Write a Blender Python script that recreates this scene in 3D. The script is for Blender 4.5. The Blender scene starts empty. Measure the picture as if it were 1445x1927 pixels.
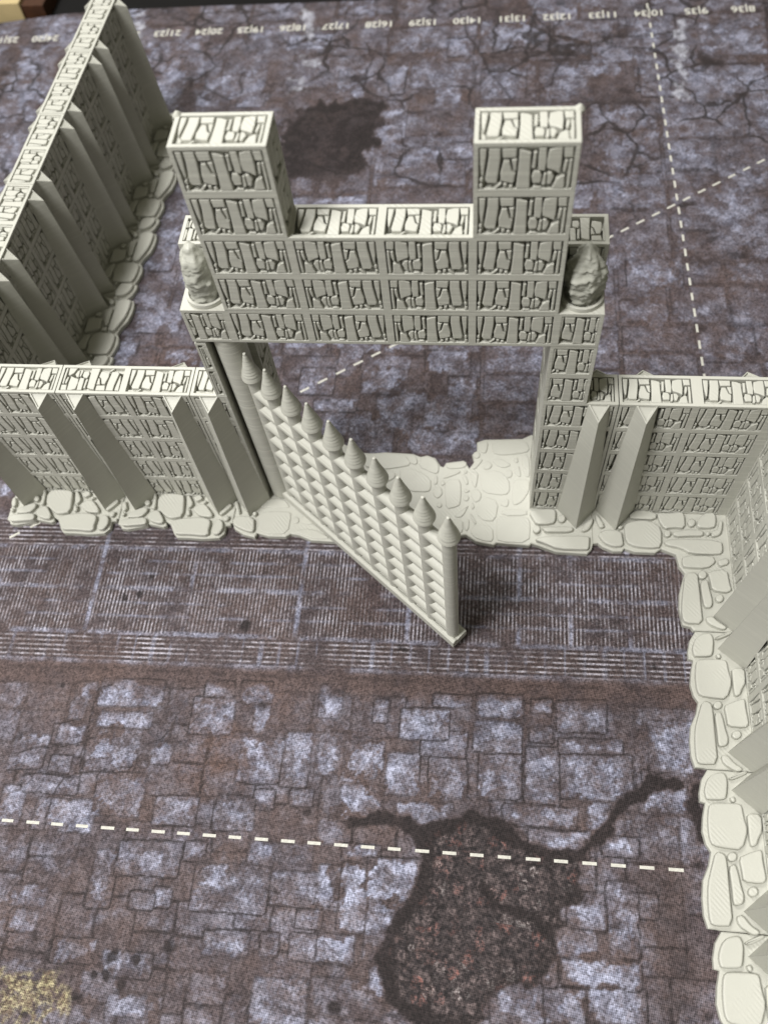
import bpy, bmesh, math, random
import numpy as np
from mathutils import Vector, Matrix, noise as mnoise

# ------------------------------------------------------------------ camera, world, lamps, exposure
scene = bpy.context.scene
COL = scene.collection
CAM_P = (1.22279387, -6.95943647, 12.6320346)
CAM_R = (0.499204817, 0.0836500494, 0.0866821931)
CAM_F, PW, PH = 1632.26842, 1445.0, 1927.0
def cam_rot(a, b, c):
    return (Matrix.Rotation(c, 3, 'Z') @ Matrix.Rotation(b, 3, 'Y') @ Matrix.Rotation(a, 3, 'X'))
cam_d = bpy.data.cameras.new('camera')
cam = bpy.data.objects.new('camera', cam_d)
COL.objects.link(cam)
cam.matrix_world = Matrix.Translation(CAM_P) @ cam_rot(*CAM_R).to_4x4()
cam_d.sensor_fit = 'HORIZONTAL'
cam_d.sensor_width = 36.0
cam_d.lens = CAM_F / PW * 36.0
cam_d.clip_start = 0.05
cam_d.clip_end = 400
cam_d.dof.use_dof = True
cam_d.dof.focus_distance = 11.8
cam_d.dof.aperture_fstop = 0.42
scene.camera = cam
scene.render.resolution_x, scene.render.resolution_y = 767, 1024

world = bpy.data.worlds.new('World')
scene.world = world
world.use_nodes = True
bg = world.node_tree.nodes['Background']
bg.inputs['Color'].default_value = (1.0, 0.965, 0.74, 1)
bg.inputs['Strength'].default_value = 0.205

def area_lamp(name, loc, target, size, energy, color):
    d = bpy.data.lights.new(name, 'AREA')
    d.shape = 'RECTANGLE'
    d.size, d.size_y = size
    d.energy = energy
    d.color = color
    o = bpy.data.objects.new(name, d)
    COL.objects.link(o)
    o.location = loc
    o.rotation_euler = (Vector(target) - Vector(loc)).to_track_quat('-Z', 'Y').to_euler()
    return o
area_lamp('ceiling_lamp', (-20.5, -15.5, 54.5), (0.0, 0.5, 1.0), (16.0, 16.0), 44500, (1.0, 0.985, 0.975))
area_lamp('ceiling_lamp', (-18.0, 27.5, 51.0), (0.0, 0.5, 1.0), (16.0, 16.0), 23500, (1.0, 0.985, 0.965))
area_lamp('window_light', (-25.0, -24.0, 21.0), (0.0, 0.0, 1.0), (14.0, 10.0), 4400, (1.0, 0.99, 0.98))

scene.view_settings.view_transform = 'Standard'
scene.view_settings.look = 'None'
scene.view_settings.exposure = 0.0
scene.view_settings.gamma = 1.0
scene.cycles.max_bounces = 8
scene.cycles.diffuse_bounces = 4

_Rinv = cam_rot(*CAM_R).transposed()
_P = Vector(CAM_P)
def to_photo(p):
    d = _Rinv @ (Vector(p) - _P)
    if d.z > -0.1:
        return (-9999, -9999)
    return (PW / 2 + CAM_F * d.x / -d.z, PH / 2 - CAM_F * d.y / -d.z)

# ------------------------------------------------------------------ materials
def new_mat(name):
    m = bpy.data.materials.new(name)
    m.use_nodes = True
    nt = m.node_tree
    for n in list(nt.nodes):
        nt.nodes.remove(n)
    return m, nt
class NT:
    def __init__(s, nt):
        s.nt = nt
    def n(s, t, **kw):
        x = s.nt.nodes.new(t)
        for k, v in kw.items():
            setattr(x, k, v)
        return x
    def l(s, a, b):
        s.nt.links.new(a, b)
    def put(s, sock, v):
        if hasattr(v, 'bl_rna') and isinstance(v, bpy.types.NodeSocket):
            s.l(v, sock)
        else:
            sock.default_value = v
    def math(s, op, a, b=0.0, c=None, clamp=False):
        x = s.n('ShaderNodeMath', operation=op, use_clamp=clamp)
        s.put(x.inputs[0], a)
        s.put(x.inputs[1], b)
        if c is not None:
            s.put(x.inputs[2], c)
        return x.outputs[0]
    def mix(s, f, a, b, mode='MIX'):
        x = s.n('ShaderNodeMix', data_type='RGBA', blend_type=mode)
        s.put(x.inputs[0], f)
        s.put(x.inputs[6], a)
        s.put(x.inputs[7], b)
        return x.outputs[2]
    def noise(s, vec, scale, detail=3, rough=0.55):
        x = s.n('ShaderNodeTexNoise')
        x.inputs['Scale'].default_value = scale
        x.inputs['Detail'].default_value = detail
        x.inputs['Roughness'].default_value = rough
        s.l(vec, x.inputs['Vector'])
        return x.outputs['Fac']
    def ramp(s, f, lo, hi, a=0.0, b=1.0):
        x = s.n('ShaderNodeMapRange', interpolation_type='SMOOTHSTEP')
        s.put(x.inputs[0], f)
        for i, v in enumerate((lo, hi, a, b)):
            x.inputs[i + 1].default_value = v
        return x.outputs[0]

def plastic(name, base, layer=0.6, rough=0.48, lines=0.7):
    m, nt = new_mat(name)
    g = NT(nt)
    out = g.n('ShaderNodeOutputMaterial')
    b = g.n('ShaderNodeBsdfPrincipled')
    g.l(b.outputs[0], out.inputs[0])
    geo = g.n('ShaderNodeNewGeometry')
    pos = geo.outputs['Position']
    # layer lines: noise that runs along z only on the sides, diagonal extrusion rows on the flat tops
    mp = g.n('ShaderNodeMapping')
    mp.inputs['Scale'].default_value = (0.7, 0.7, 46.0)
    g.l(pos, mp.inputs['Vector'])
    lay = g.noise(mp.outputs[0], 1.0, 4, 0.7)
    sp = g.n('ShaderNodeSeparateXYZ')
    g.l(pos, sp.inputs[0])
    nz = g.n('ShaderNodeSeparateXYZ')
    g.l(geo.outputs['Normal'], nz.inputs[0])
    flat = g.ramp(nz.outputs[2], 0.9, 0.98)
    diag = g.math('ADD', sp.outputs[0], g.math('MULTIPLY', sp.outputs[1], 0.9))
    rows = g.math('SINE', g.math('MULTIPLY', diag, 92.0))
    patchy = g.ramp(g.noise(pos, 2.2, 2), 0.48, 0.66)
    rows = g.math('MULTIPLY', g.math('MULTIPLY', rows, patchy), g.math('MULTIPLY', flat, 0.13))
    fine = g.noise(pos, 38.0, 3)
    h = g.math('ADD', g.math('MULTIPLY', lay, layer), g.math('ADD', rows, g.math('MULTIPLY', fine, 0.10)))
    bev = g.n('ShaderNodeBevel', samples=4)
    bev.inputs['Radius'].default_value = 0.014
    bmp = g.n('ShaderNodeBump')
    bmp.inputs['Strength'].default_value = 0.55
    bmp.inputs['Distance'].default_value = 0.02
    g.l(h, bmp.inputs['Height'])
    g.l(bev.outputs[0], bmp.inputs['Normal'])
    g.l(bmp.outputs[0], b.inputs['Normal'])
    blot = g.noise(pos, 1.1, 4)
    wl = g.n('ShaderNodeTexWhiteNoise', noise_dimensions='1D')
    wz = g.math('ADD', sp.outputs[2], g.math('MULTIPLY', g.noise(pos, 0.8, 1), 0.02))
    g.l(g.math('FLOOR', g.math('MULTIPLY', wz, 72.0)), wl.inputs['W'])
    side = g.math('SUBTRACT', 1.0, g.ramp(nz.outputs[2], 0.5, 0.9))
    line = g.math('ADD', g.math('MULTIPLY', g.math('SUBTRACT', wl.outputs['Value'], 0.5), 0.20), g.math('MULTIPLY', g.ramp(wl.outputs['Value'], 0.86, 0.97), 0.20))
    line = g.math('MULTIPLY', g.math('MULTIPLY', line, g.math('MULTIPLY', side, lines)), g.ramp(g.noise(pos, 3.0, 2), 0.3, 0.6, 0.45, 1.0))
    v = g.math('ADD', g.math('ADD', 0.91, line), g.math('ADD', g.math('MULTIPLY', blot, 0.08), g.math('MULTIPLY', g.math('SUBTRACT', lay, 0.25), 0.14)))
    col = g.mix(1.0, (*base, 1), (1, 1, 1, 1), 'MULTIPLY')
    hsv = g.n('ShaderNodeHueSaturation')
    g.l(col, hsv.inputs['Color'])
    g.l(v, hsv.inputs['Value'])
    g.l(hsv.outputs[0], b.inputs['Base Color'])
    g.l(g.ramp(fine, 0.2, 0.8, rough - 0.06, rough + 0.10), b.inputs['Roughness'])
    b.inputs['Specular IOR Level'].default_value = 0.42
    return m
M_PLA = plastic('printed_plastic', (0.430, 0.428, 0.376))
M_BUTT = plastic('printed_plastic_smooth', (0.420, 0.418, 0.367), 0.22, 0.48, 0.28)
M_LUMP = plastic('printed_plastic_lumpy', (0.39, 0.392, 0.342), 0.5, 0.42)

def flat_mat(name, base, rough=0.8, var=0.25, scale=30.0):
    m, nt = new_mat(name)
    g = NT(nt)
    out = g.n('ShaderNodeOutputMaterial')
    b = g.n('ShaderNodeBsdfPrincipled')
    g.l(b.outputs[0], out.inputs[0])
    geo = g.n('ShaderNodeNewGeometry')
    nz = g.noise(geo.outputs['Position'], scale, 4)
    hsv = g.n('ShaderNodeHueSaturation')
    hsv.inputs['Color'].default_value = (*base, 1)
    g.l(g.ramp(nz, 0.2, 0.8, 1 - var, 1 + var), hsv.inputs['Value'])
    g.l(hsv.outputs[0], b.inputs['Base Color'])
    b.inputs['Roughness'].default_value = rough
    b.inputs['Specular IOR Level'].default_value = 0.25
    return m
M_INK = flat_mat('white_print', (0.47, 0.46, 0.41), 0.85, 0.18)
M_TABLE = flat_mat('black_table', (0.0016, 0.0013, 0.0012), 0.9, 0.3, 3.0)
M_CARD = flat_mat('beige_card', (0.42, 0.33, 0.17), 0.75, 0.06, 2.0)
M_WOOD = flat_mat('brown_card_edge', (0.045, 0.018, 0.008), 0.6, 0.3, 6.0)
M_CRUMB = flat_mat('crumb', (0.75, 0.62, 0.30), 0.6, 0.1)

def mat_material():
    m, nt = new_mat('printed_neoprene')
    g = NT(nt)
    out = g.n('ShaderNodeOutputMaterial')
    b = g.n('ShaderNodeBsdfPrincipled')
    g.l(b.outputs[0], out.inputs[0])
    geo = g.n('ShaderNodeNewGeometry')
    pos = geo.outputs['Position']
    a1 = g.n('ShaderNodeAttribute', attribute_name='print_layout')
    a2 = g.n('ShaderNodeAttribute', attribute_name='print_extra')
    s1 = g.n('ShaderNodeSeparateColor')
    g.l(a1.outputs['Color'], s1.inputs[0])
    s2 = g.n('ShaderNodeSeparateColor')
    g.l(a2.outputs['Color'], s2.inputs[0])
    light, dark, rust, rubble = s1.outputs[0], s1.outputs[1], s1.outputs[2], a1.outputs['Alpha']
    yel, white, gv, gh = s2.outputs[0], s2.outputs[1], s2.outputs[2], a2.outputs['Alpha']
    n1 = g.noise(pos, 1.3, 5, 0.6)
    n2 = g.noise(pos, 5.5, 6, 0.65)
    n3 = g.noise(pos, 17.0, 5, 0.7)
    n4 = g.noise(pos, 55.0, 3, 0.7)
    base = g.mix(g.ramp(n1, 0.35, 0.68), (0.050, 0.038, 0.040, 1), (0.078, 0.055, 0.052, 1))
    base = g.mix(g.ramp(n2, 0.42, 0.72, 0, 0.55), base, (0.125, 0.102, 0.107, 1))
    base = g.mix(g.math('MULTIPLY', rust, g.ramp(n2, 0.3, 0.65), clamp=True), base, (0.078, 0.045, 0.033, 1))
    # worn blue-grey paint of the slabs
    slab = g.mix(g.ramp(g.math('ADD', g.math('MULTIPLY', n2, 0.7), g.math('MULTIPLY', n3, 0.3)), 0.36, 0.64), (0.124, 0.127, 0.172, 1), (0.325, 0.336, 0.432, 1))
    slab = g.mix(g.ramp(n1, 0.55, 0.75, 0, 0.35), slab, (0.22, 0.20, 0.22, 1))
    nt_ = g.noise(pos, 3.1, 5, 0.62)
    wear = g.math('ADD', g.math('MULTIPLY', nt_, 1.0), g.math('MULTIPLY', n3, 0.40))
    wear = g.ramp(wear, 0.56, 0.84)
    lf = g.math('MULTIPLY', light, g.math('ADD', 0.22, g.math('MULTIPLY', wear, 1.0)), clamp=True)
    col = g.mix(lf, base, slab)
    # grates: printed slits
    sp = g.n('ShaderNodeSeparateXYZ')
    g.l(pos, sp.inputs[0])
    X, Y = sp.outputs[0], sp.outputs[1]
    ym = g.math('SUBTRACT', Y, g.math('MULTIPLY', X, 0.02))
    wob = g.math('MULTIPLY', g.math('SUBTRACT', n3, 0.5), 0.010)
    sv = g.math('SINE', g.math('MULTIPLY', g.math('ADD', X, wob), 2 * math.pi / 0.0609))
    sh = g.math('SINE', g.math('MULTIPLY', g.math('ADD', ym, wob), 2 * math.pi / 0.078))
    gw = g.ramp(g.math('ADD', g.math('MULTIPLY', n1, 0.6), g.math('MULTIPLY', n2, 0.6)), 0.48, 0.74, 0.10, 1.0)
    grey = g.mix(g.ramp(n2, 0.4, 0.6), (0.185, 0.165, 0.172, 1), (0.31, 0.295, 0.33, 1))
    for s_, z_ in ((sv, gv), (sh, gh)):
        ln = g.math('MULTIPLY', g.math('MULTIPLY', g.ramp(s_, 0.15, 0.75), z_), gw, clamp=True)
        col = g.mix(ln, col, grey)
        dk = g.math('MULTIPLY', g.math('MULTIPLY', g.ramp(s_, 0.1, -0.6), z_), g.math('MULTIPLY', gw, 0.80), clamp=True)
        col = g.mix(dk, col, (0.022, 0.017, 0.018, 1))
    # rubble of the crater
    vor = g.n('ShaderNodeTexVoronoi', feature='F1')
    vor.inputs['Scale'].default_value = 6.5
    g.l(pos, vor.inputs['Vector'])
    vh = g.n('ShaderNodeSeparateColor')
    g.l(vor.outputs['Color'], vh.inputs[0])
    rc = g.mix(g.ramp(n3, 0.35, 0.70), (0.020, 0.016, 0.017, 1), (0.120, 0.092, 0.090, 1))
    rc = g.mix(g.math('MULTIPLY', g.ramp(vh.outputs[0], 0.72, 0.9), g.ramp(n3, 0.45, 0.7), clamp=True), rc, (0.17, 0.072, 0.060, 1))
    rc = g.mix(g.math('MULTIPLY', g.ramp(vh.outputs[1], 0.85, 0.95), g.ramp(n3, 0.5, 0.7), clamp=True), rc, (0.27, 0.245, 0.24, 1))
    rc = g.mix(g.ramp(vor.outputs['Distance'], 0.35, 0.62, 0, 0.6), rc, (0.013, 0.011, 0.012, 1))
    col = g.mix(rubble, col, rc)
    # branching cracks between the far cobbles
    dv = g.n('ShaderNodeVectorMath', operation='ADD')
    nn = g.n('ShaderNodeTexNoise')
    nn.inputs['Scale'].default_value = 1.6
    nn.inputs['Detail'].default_value = 3
    g.l(pos, nn.inputs['Vector'])
    ns = g.n('ShaderNodeVectorMath', operation='SCALE')
    g.l(nn.outputs['Color'], ns.inputs[0])
    ns.inputs['Scale'].default_value = 0.55
    g.l(pos, dv.inputs[0])
    g.l(ns.outputs[0], dv.inputs[1])
    ve = g.n('ShaderNodeTexVoronoi', feature='DISTANCE_TO_EDGE')
    ve.inputs['Scale'].default_value = 0.85
    g.l(dv.outputs[0], ve.inputs['Vector'])
    ck = g.math('MULTIPLY', g.ramp(ve.outputs['Distance'], 0.045, 0.012), g.ramp(Y, 5.0, 8.0))
    ck = g.math('MULTIPLY', ck, g.ramp(g.noise(pos, 0.45, 2), 0.44, 0.56))
    col = g.mix(g.math('MULTIPLY', ck, 0.85, clamp=True), col, (0.020, 0.016, 0.016, 1))
    col = g.mix(g.math('MULTIPLY', dark, g.ramp(n2, 0.2, 0.5, 0.65, 1.0), clamp=True), col, (0.016, 0.012, 0.012, 1))
    yc = g.mix(g.ramp(n3, 0.4, 0.62), (0.10, 0.070, 0.045, 1), (0.33, 0.29, 0.17, 1))
    col = g.mix(g.math('MULTIPLY', g.math('MULTIPLY', yel, g.ramp(n2, 0.38, 0.58)), 0.85, clamp=True), col, yc)
    col = g.mix(g.math('MULTIPLY', white, g.ramp(n2, 0.3, 0.55, 0.3, 1), clamp=True), col, (0.34, 0.345, 0.39, 1))
    # specks
    spk = g.ramp(n4, 0.70, 0.78)
    col = g.mix(g.math('MULTIPLY', spk, g.ramp(n2, 0.55, 0.7, 0, 0.6)), col, (0.28, 0.27, 0.30, 1))
    # weave of the cloth face: two crossed diagonal thread families
    k = 2 * math.pi / 0.046
    w1 = g.math('SINE', g.math('MULTIPLY', g.math('ADD', X, g.math('MULTIPLY', Y, 0.62)), k))
    w2 = g.math('SINE', g.math('MULTIPLY', g.math('SUBTRACT', X, g.math('MULTIPLY', Y, 1.35)), k * 0.8))
    wv = g.math('MULTIPLY', w1, w2)
    wn = g.n('ShaderNodeTexWhiteNoise', noise_dimensions='2D')
    sc = g.n('ShaderNodeVectorMath', operation='SNAP')
    rot = g.n('ShaderNodeMapping')
    rot.inputs['Rotation'].default_value = (0, 0, 0.61)
    g.l(pos, rot.inputs['Vector'])
    g.l(rot.outputs[0], sc.inputs[0])
    sc.inputs[1].default_value = (0.027, 0.027, 10.0)
    g.l(sc.outputs[0], wn.inputs['Vector'])
    gr = g.math('ADD', g.math('MULTIPLY', wv, 0.34), g.math('MULTIPLY', g.math('SUBTRACT', wn.outputs['Value'], 0.5), 0.80))
    gr = g.math('ADD', 1.0, gr)
    cc = g.n('ShaderNodeVectorMath', operation='SCALE')
    g.l(col, cc.inputs[0])
    g.l(gr, cc.inputs['Scale'])
    g.l(cc.outputs[0], b.inputs['Base Color'])
    bmp = g.n('ShaderNodeBump')
    bmp.inputs['Strength'].default_value = 0.35
    bmp.inputs['Distance'].default_value = 0.01
    g.l(g.math('ADD', wv, g.math('MULTIPLY', n4, 0.8)), bmp.inputs['Height'])
    g.l(bmp.outputs[0], b.inputs['Normal'])
    b.inputs['Roughness'].default_value = 0.72
    b.inputs['Specular IOR Level'].default_value = 0.22
    return m
M_MAT = mat_material()

# ------------------------------------------------------------------ traced plans (scene units: one wall panel is 1 wide)
MOTIF = [[(0.016,0.958),(0.084,0.948),(0.078,0.748),(0.063,0.476),(0.052,0.319),(0.038,0.329),(0.022,0.581)],[(0.111,0.958),(0.228,0.958),(0.23,0.706),(0.217,0.434),(0.2,0.151),(0.099,0.151),(0.078,0.224),(0.098,0.539),(0.111,0.748)],[(0.247,0.958),(0.398,0.958),(0.398,0.759),(0.26,0.748)],[(0.271,0.675),(0.324,0.675),(0.357,0.434),(0.395,0.371),(0.382,0.151),(0.346,0.151),(0.244,0.203),(0.24,0.392),(0.256,0.539)],[(0.351,0.696),(0.404,0.706),(0.402,0.434),(0.379,0.455)],[(0.429,0.927),(0.487,0.906),(0.546,0.853),(0.548,0.539),(0.556,0.012),(0.413,0.012),(0.423,0.329),(0.429,0.623)],[(0.577,0.874),(0.608,0.874),(0.603,0.497),(0.567,0.497),(0.575,0.665)],[(0.631,0.958),(0.706,0.958),(0.714,0.644),(0.704,0.434),(0.636,0.455),(0.631,0.706)],[(0.735,0.916),(0.811,0.97),(0.869,0.97),(0.872,0.623),(0.861,0.371),(0.808,0.434),(0.729,0.497),(0.722,0.665)],[(0.886,0.97),(0.978,0.97),(0.982,0.748),(0.897,0.748)],[(0.909,0.675),(0.936,0.675),(0.934,0.539),(0.918,0.403),(0.897,0.413),(0.901,0.56)],[(0.954,0.686),(0.98,0.686),(0.983,0.371),(0.978,0.025),(0.95,0.025),(0.953,0.413)],[(0.592,0.434),(0.655,0.413),(0.677,0.329),(0.67,0.151),(0.588,0.14),(0.574,0.287)],[(0.702,0.371),(0.725,0.371),(0.725,0.14),(0.709,0.078),(0.686,0.099)],[(0.738,0.392),(0.774,0.392),(0.805,0.287),(0.776,0.119),(0.744,0.119)],[(0.799,0.015),(0.835,0.224),(0.886,0.319),(0.918,0.308),(0.928,0.015)],[(0.588,0.012),(0.614,0.057),(0.679,0.036),(0.671,0.012)],[(0.016,0.224),(0.029,0.277),(0.048,0.256),(0.05,0.178),(0.031,0.151)],[(0.015,0.109),(0.043,0.119),(0.046,0.012),(0.015,0.012)],[(0.066,0.109),(0.09,0.119),(0.094,0.012),(0.067,0.012)],[(0.123,0.088),(0.153,0.099),(0.156,0.012),(0.121,0.012)],[(0.173,0.015),(0.223,0.13),(0.25,0.14),(0.246,0.099),(0.202,0.012)],[(0.275,0.14),(0.31,0.13),(0.31,0.046),(0.276,0.057)],[(0.336,0.078),(0.365,0.099),(0.381,0.012),(0.34,0.012)]]
S1 = [[(0.023,-0.217),(0.064,-0.155),(0.126,-0.303),(0.104,-0.364),(0.043,-0.337)],[(0.048,-0.397),(0.091,-0.385),(0.121,-0.434),(0.09,-0.459),(0.052,-0.436)],[(0.161,-0.412),(0.412,-0.272),(0.489,-0.289),(0.495,-0.358),(0.418,-0.461),(0.189,-0.49)],[(0.069,-0.525),(0.456,-0.469),(0.519,-0.506),(0.528,-0.585),(0.46,-0.607),(0.154,-0.65),(0.102,-0.622)],[(0.51,-0.181),(0.507,-0.218),(0.481,-0.238),(0.445,-0.233),(0.416,-0.204),(0.408,-0.166),(0.423,-0.136),(0.456,-0.128),(0.491,-0.146)],[(0.543,-0.004),(0.577,0.008),(0.608,-0.093),(0.628,-0.283),(0.591,-0.305),(0.548,-0.276),(0.563,-0.155)],[(0.511,-0.398),(0.649,-0.322),(0.696,-0.33),(0.811,-0.484),(0.818,-0.562),(0.731,-0.576),(0.575,-0.524)],[(0.635,-0.092),(0.707,0.002),(0.897,0.01),(1.066,-0.014),(1.093,-0.074),(1.14,-0.421),(0.96,-0.468),(0.867,-0.452),(0.67,-0.291)],[(1.134,-0.032),(1.164,-0.0),(1.269,-0.167),(1.254,-0.228),(1.206,-0.26),(1.162,-0.171)],[(1.253,-0.037),(1.362,0.008),(1.422,-0.071),(1.317,-0.135)],[(1.423,-0.121),(1.482,-0.099),(1.498,-0.138),(1.457,-0.16)],[(1.169,-0.301),(1.208,-0.27),(1.251,-0.347),(1.251,-0.397),(1.189,-0.399)],[(1.292,-0.236),(1.423,-0.171),(1.501,-0.198),(1.637,-0.351),(1.641,-0.42),(1.433,-0.409),(1.305,-0.305)],[(0.948,-0.537),(1.087,-0.472),(1.472,-0.427),(1.614,-0.47),(1.638,-0.547),(1.624,-0.664),(1.645,-0.731),(1.582,-0.772),(1.322,-0.755),(1.093,-0.765),(1.033,-0.69)],[(1.715,-0.485),(1.779,-0.443),(1.854,-0.518),(1.866,-0.634),(1.813,-0.733),(1.726,-0.737),(1.698,-0.68)],[(1.757,-0.326),(1.894,-0.142),(1.942,-0.16),(1.942,-0.21),(1.809,-0.364),(1.764,-0.362)],[(1.844,-0.411),(1.899,-0.37),(1.941,-0.407),(1.918,-0.477),(1.863,-0.469)]]
O1 = [(0.013,-0.579),(0.06,-0.606),(0.088,-0.664),(0.2,-0.673),(0.44,-0.614),(0.525,-0.587),(0.544,-0.556),(0.817,-0.604),(0.864,-0.572),(0.833,-0.494),(0.921,-0.54),(1.021,-0.722),(1.09,-0.792),(1.303,-0.787),(1.518,-0.797),(1.658,-0.785),(1.813,-0.764),(1.888,-0.684),(1.888,-0.538),(1.966,-0.525),(1.965,-0.476)]
S2 = [[(0.094,-0.362),(0.002,-0.161),(0.029,-0.135),(0.062,-0.187),(0.13,-0.328),(0.125,-0.385)],[(0.389,-0.715),(0.294,-0.726),(0.155,-0.676),(0.071,-0.591),(0.041,-0.453),(0.136,-0.409),(0.37,-0.447),(0.401,-0.488),(0.416,-0.689)],[(0.376,-0.4),(0.353,-0.35),(0.409,-0.327),(0.431,-0.367)],[(0.501,-0.687),(0.455,-0.626),(0.441,-0.321),(0.461,-0.257),(0.62,-0.245),(0.775,-0.211),(1.019,-0.306),(1.015,-0.49),(0.993,-0.674),(0.914,-0.713),(0.71,-0.718)],[(0.56,-0.192),(0.556,-0.014),(0.77,-0.023),(0.866,-0.086),(0.941,-0.113),(0.972,-0.162),(0.948,-0.197),(0.709,-0.195)],[(1.063,-0.643),(1.091,-0.534),(1.206,-0.518),(1.524,-0.521),(1.934,-0.517),(1.951,-0.724),(1.923,-0.793),(1.719,-0.802),(1.475,-0.781),(1.275,-0.717)],[(1.112,-0.382),(1.15,-0.399),(1.172,-0.436),(1.169,-0.476),(1.14,-0.499),(1.101,-0.495),(1.068,-0.466),(1.058,-0.425),(1.075,-0.392)],[(1.24,-0.494),(1.202,-0.416),(1.303,-0.39),(1.46,-0.37),(1.579,-0.342),(1.667,-0.364),(1.695,-0.439),(1.676,-0.482),(1.486,-0.481)],[(1.122,-0.353),(1.059,-0.236),(1.002,-0.083),(1.028,-0.058),(1.135,-0.061),(1.259,-0.048),(1.364,-0.042),(1.412,-0.093),(1.404,-0.328),(1.281,-0.333)],[(1.513,-0.16),(1.552,-0.179),(1.575,-0.218),(1.571,-0.259),(1.542,-0.283),(1.502,-0.278),(1.468,-0.248),(1.458,-0.205),(1.475,-0.171)],[(1.828,-0.462),(1.797,-0.387),(1.916,-0.293),(1.974,-0.193),(2.009,-0.215),(2.015,-0.286),(1.927,-0.436)]]
O2 = [(-0.006,-0.643),(0.142,-0.733),(0.321,-0.777),(0.437,-0.777),(0.451,-0.711),(0.625,-0.755),(0.815,-0.78),(0.978,-0.747),(1.066,-0.689),(1.232,-0.731),(1.417,-0.821),(1.63,-0.849),(1.837,-0.848),(1.987,-0.807),(1.987,-0.708),(2.046,-0.645)]
CS = [[(3.002,-0.111),(3.039,-0.095),(3.154,-0.315),(3.08,-0.346),(3.034,-0.25)],[(3.359,-0.307),(3.433,-0.281),(3.431,-0.331),(3.369,-0.356)],[(3.029,-0.446),(3.188,-0.37),(3.404,-0.388),(3.422,-0.525),(3.429,-0.648),(3.273,-0.669),(3.132,-0.607)],[(3.551,-0.074),(3.688,0.017),(3.976,-0.028),(3.956,-0.155),(3.68,-0.153),(3.547,-0.145)],[(3.457,-0.274),(3.581,-0.199),(3.775,-0.177),(3.894,-0.2),(4.031,-0.305),(4.015,-0.635),(3.867,-0.669),(3.607,-0.653),(3.468,-0.578)],[(3.988,-0.028),(4.168,-0.034),(4.363,0.002),(4.407,-0.052),(4.401,-0.29),(4.223,-0.283),(4.078,-0.317),(4.004,-0.167)],[(4.568,-0.185),(4.551,-0.231),(4.513,-0.256),(4.474,-0.249),(4.451,-0.214),(4.454,-0.166),(4.483,-0.129),(4.524,-0.119),(4.558,-0.141)],[(4.616,-0.128),(4.72,-0.011),(4.865,0.009),(4.893,-0.074),(4.871,-0.242),(4.769,-0.274),(4.58,-0.268)],[(4.173,-0.396),(4.158,-0.435),(4.126,-0.457),(4.091,-0.452),(4.07,-0.421),(4.072,-0.38),(4.098,-0.347),(4.133,-0.338),(4.163,-0.357)],[(4.194,-0.367),(4.435,-0.316),(4.671,-0.319),(4.674,-0.415),(4.474,-0.424),(4.236,-0.448)],[(4.775,-0.37),(4.765,-0.395),(4.744,-0.409),(4.722,-0.405),(4.71,-0.386),(4.712,-0.359),(4.728,-0.338),(4.751,-0.333),(4.769,-0.345)],[(4.949,-0.114),(4.992,-0.154),(4.95,-0.348),(4.898,-0.405),(4.791,-0.424),(4.811,-0.327),(4.897,-0.296)],[(4.064,-0.538),(4.233,-0.489),(4.938,-0.485),(4.943,-0.673),(4.892,-0.729),(4.449,-0.736),(4.316,-0.648),(4.083,-0.605)],[(4.329,-0.782),(4.773,-0.761),(4.821,-0.865),(4.685,-0.977),(4.338,-0.981),(4.308,-0.916)],[(4.847,-0.838),(5.002,-0.791),(5.016,-0.883),(4.872,-0.942)],[(4.347,-1.073),(4.524,-1.064),(4.531,-1.314),(4.533,-1.62),(4.537,-1.9),(4.285,-1.903),(4.239,-1.796),(4.272,-1.471)],[(4.664,-1.089),(4.645,-1.137),(4.604,-1.164),(4.562,-1.157),(4.536,-1.12),(4.54,-1.07),(4.572,-1.03),(4.617,-1.019),(4.653,-1.042)],[(4.558,-1.209),(4.663,-1.162),(4.684,-1.347),(4.713,-1.53),(4.686,-1.632),(4.586,-1.637),(4.565,-1.456)],[(4.683,-1.036),(4.974,-0.979),(4.987,-1.229),(5.013,-1.331),(4.927,-1.376),(4.721,-1.345),(4.708,-1.181)],[(4.876,-1.47),(4.859,-1.513),(4.822,-1.537),(4.784,-1.531),(4.761,-1.499),(4.765,-1.454),(4.794,-1.418),(4.834,-1.408),(4.867,-1.429)],[(4.582,-1.798),(4.683,-1.773),(4.764,-1.867),(4.874,-1.931),(4.861,-1.971),(4.79,-1.974),(4.618,-1.895)]]
CO = [(2.974,-0.593),(3.047,-0.584),(3.117,-0.65),(3.283,-0.719),(3.415,-0.713),(3.458,-0.662),(3.617,-0.717),(3.926,-0.716),(4.025,-0.644),(4.244,-0.734),(4.277,-0.933),(4.354,-1.048),(4.309,-1.186),(4.248,-1.397),(4.225,-1.644),(4.26,-1.913),(4.381,-1.941),(4.417,-2.004)]
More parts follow.
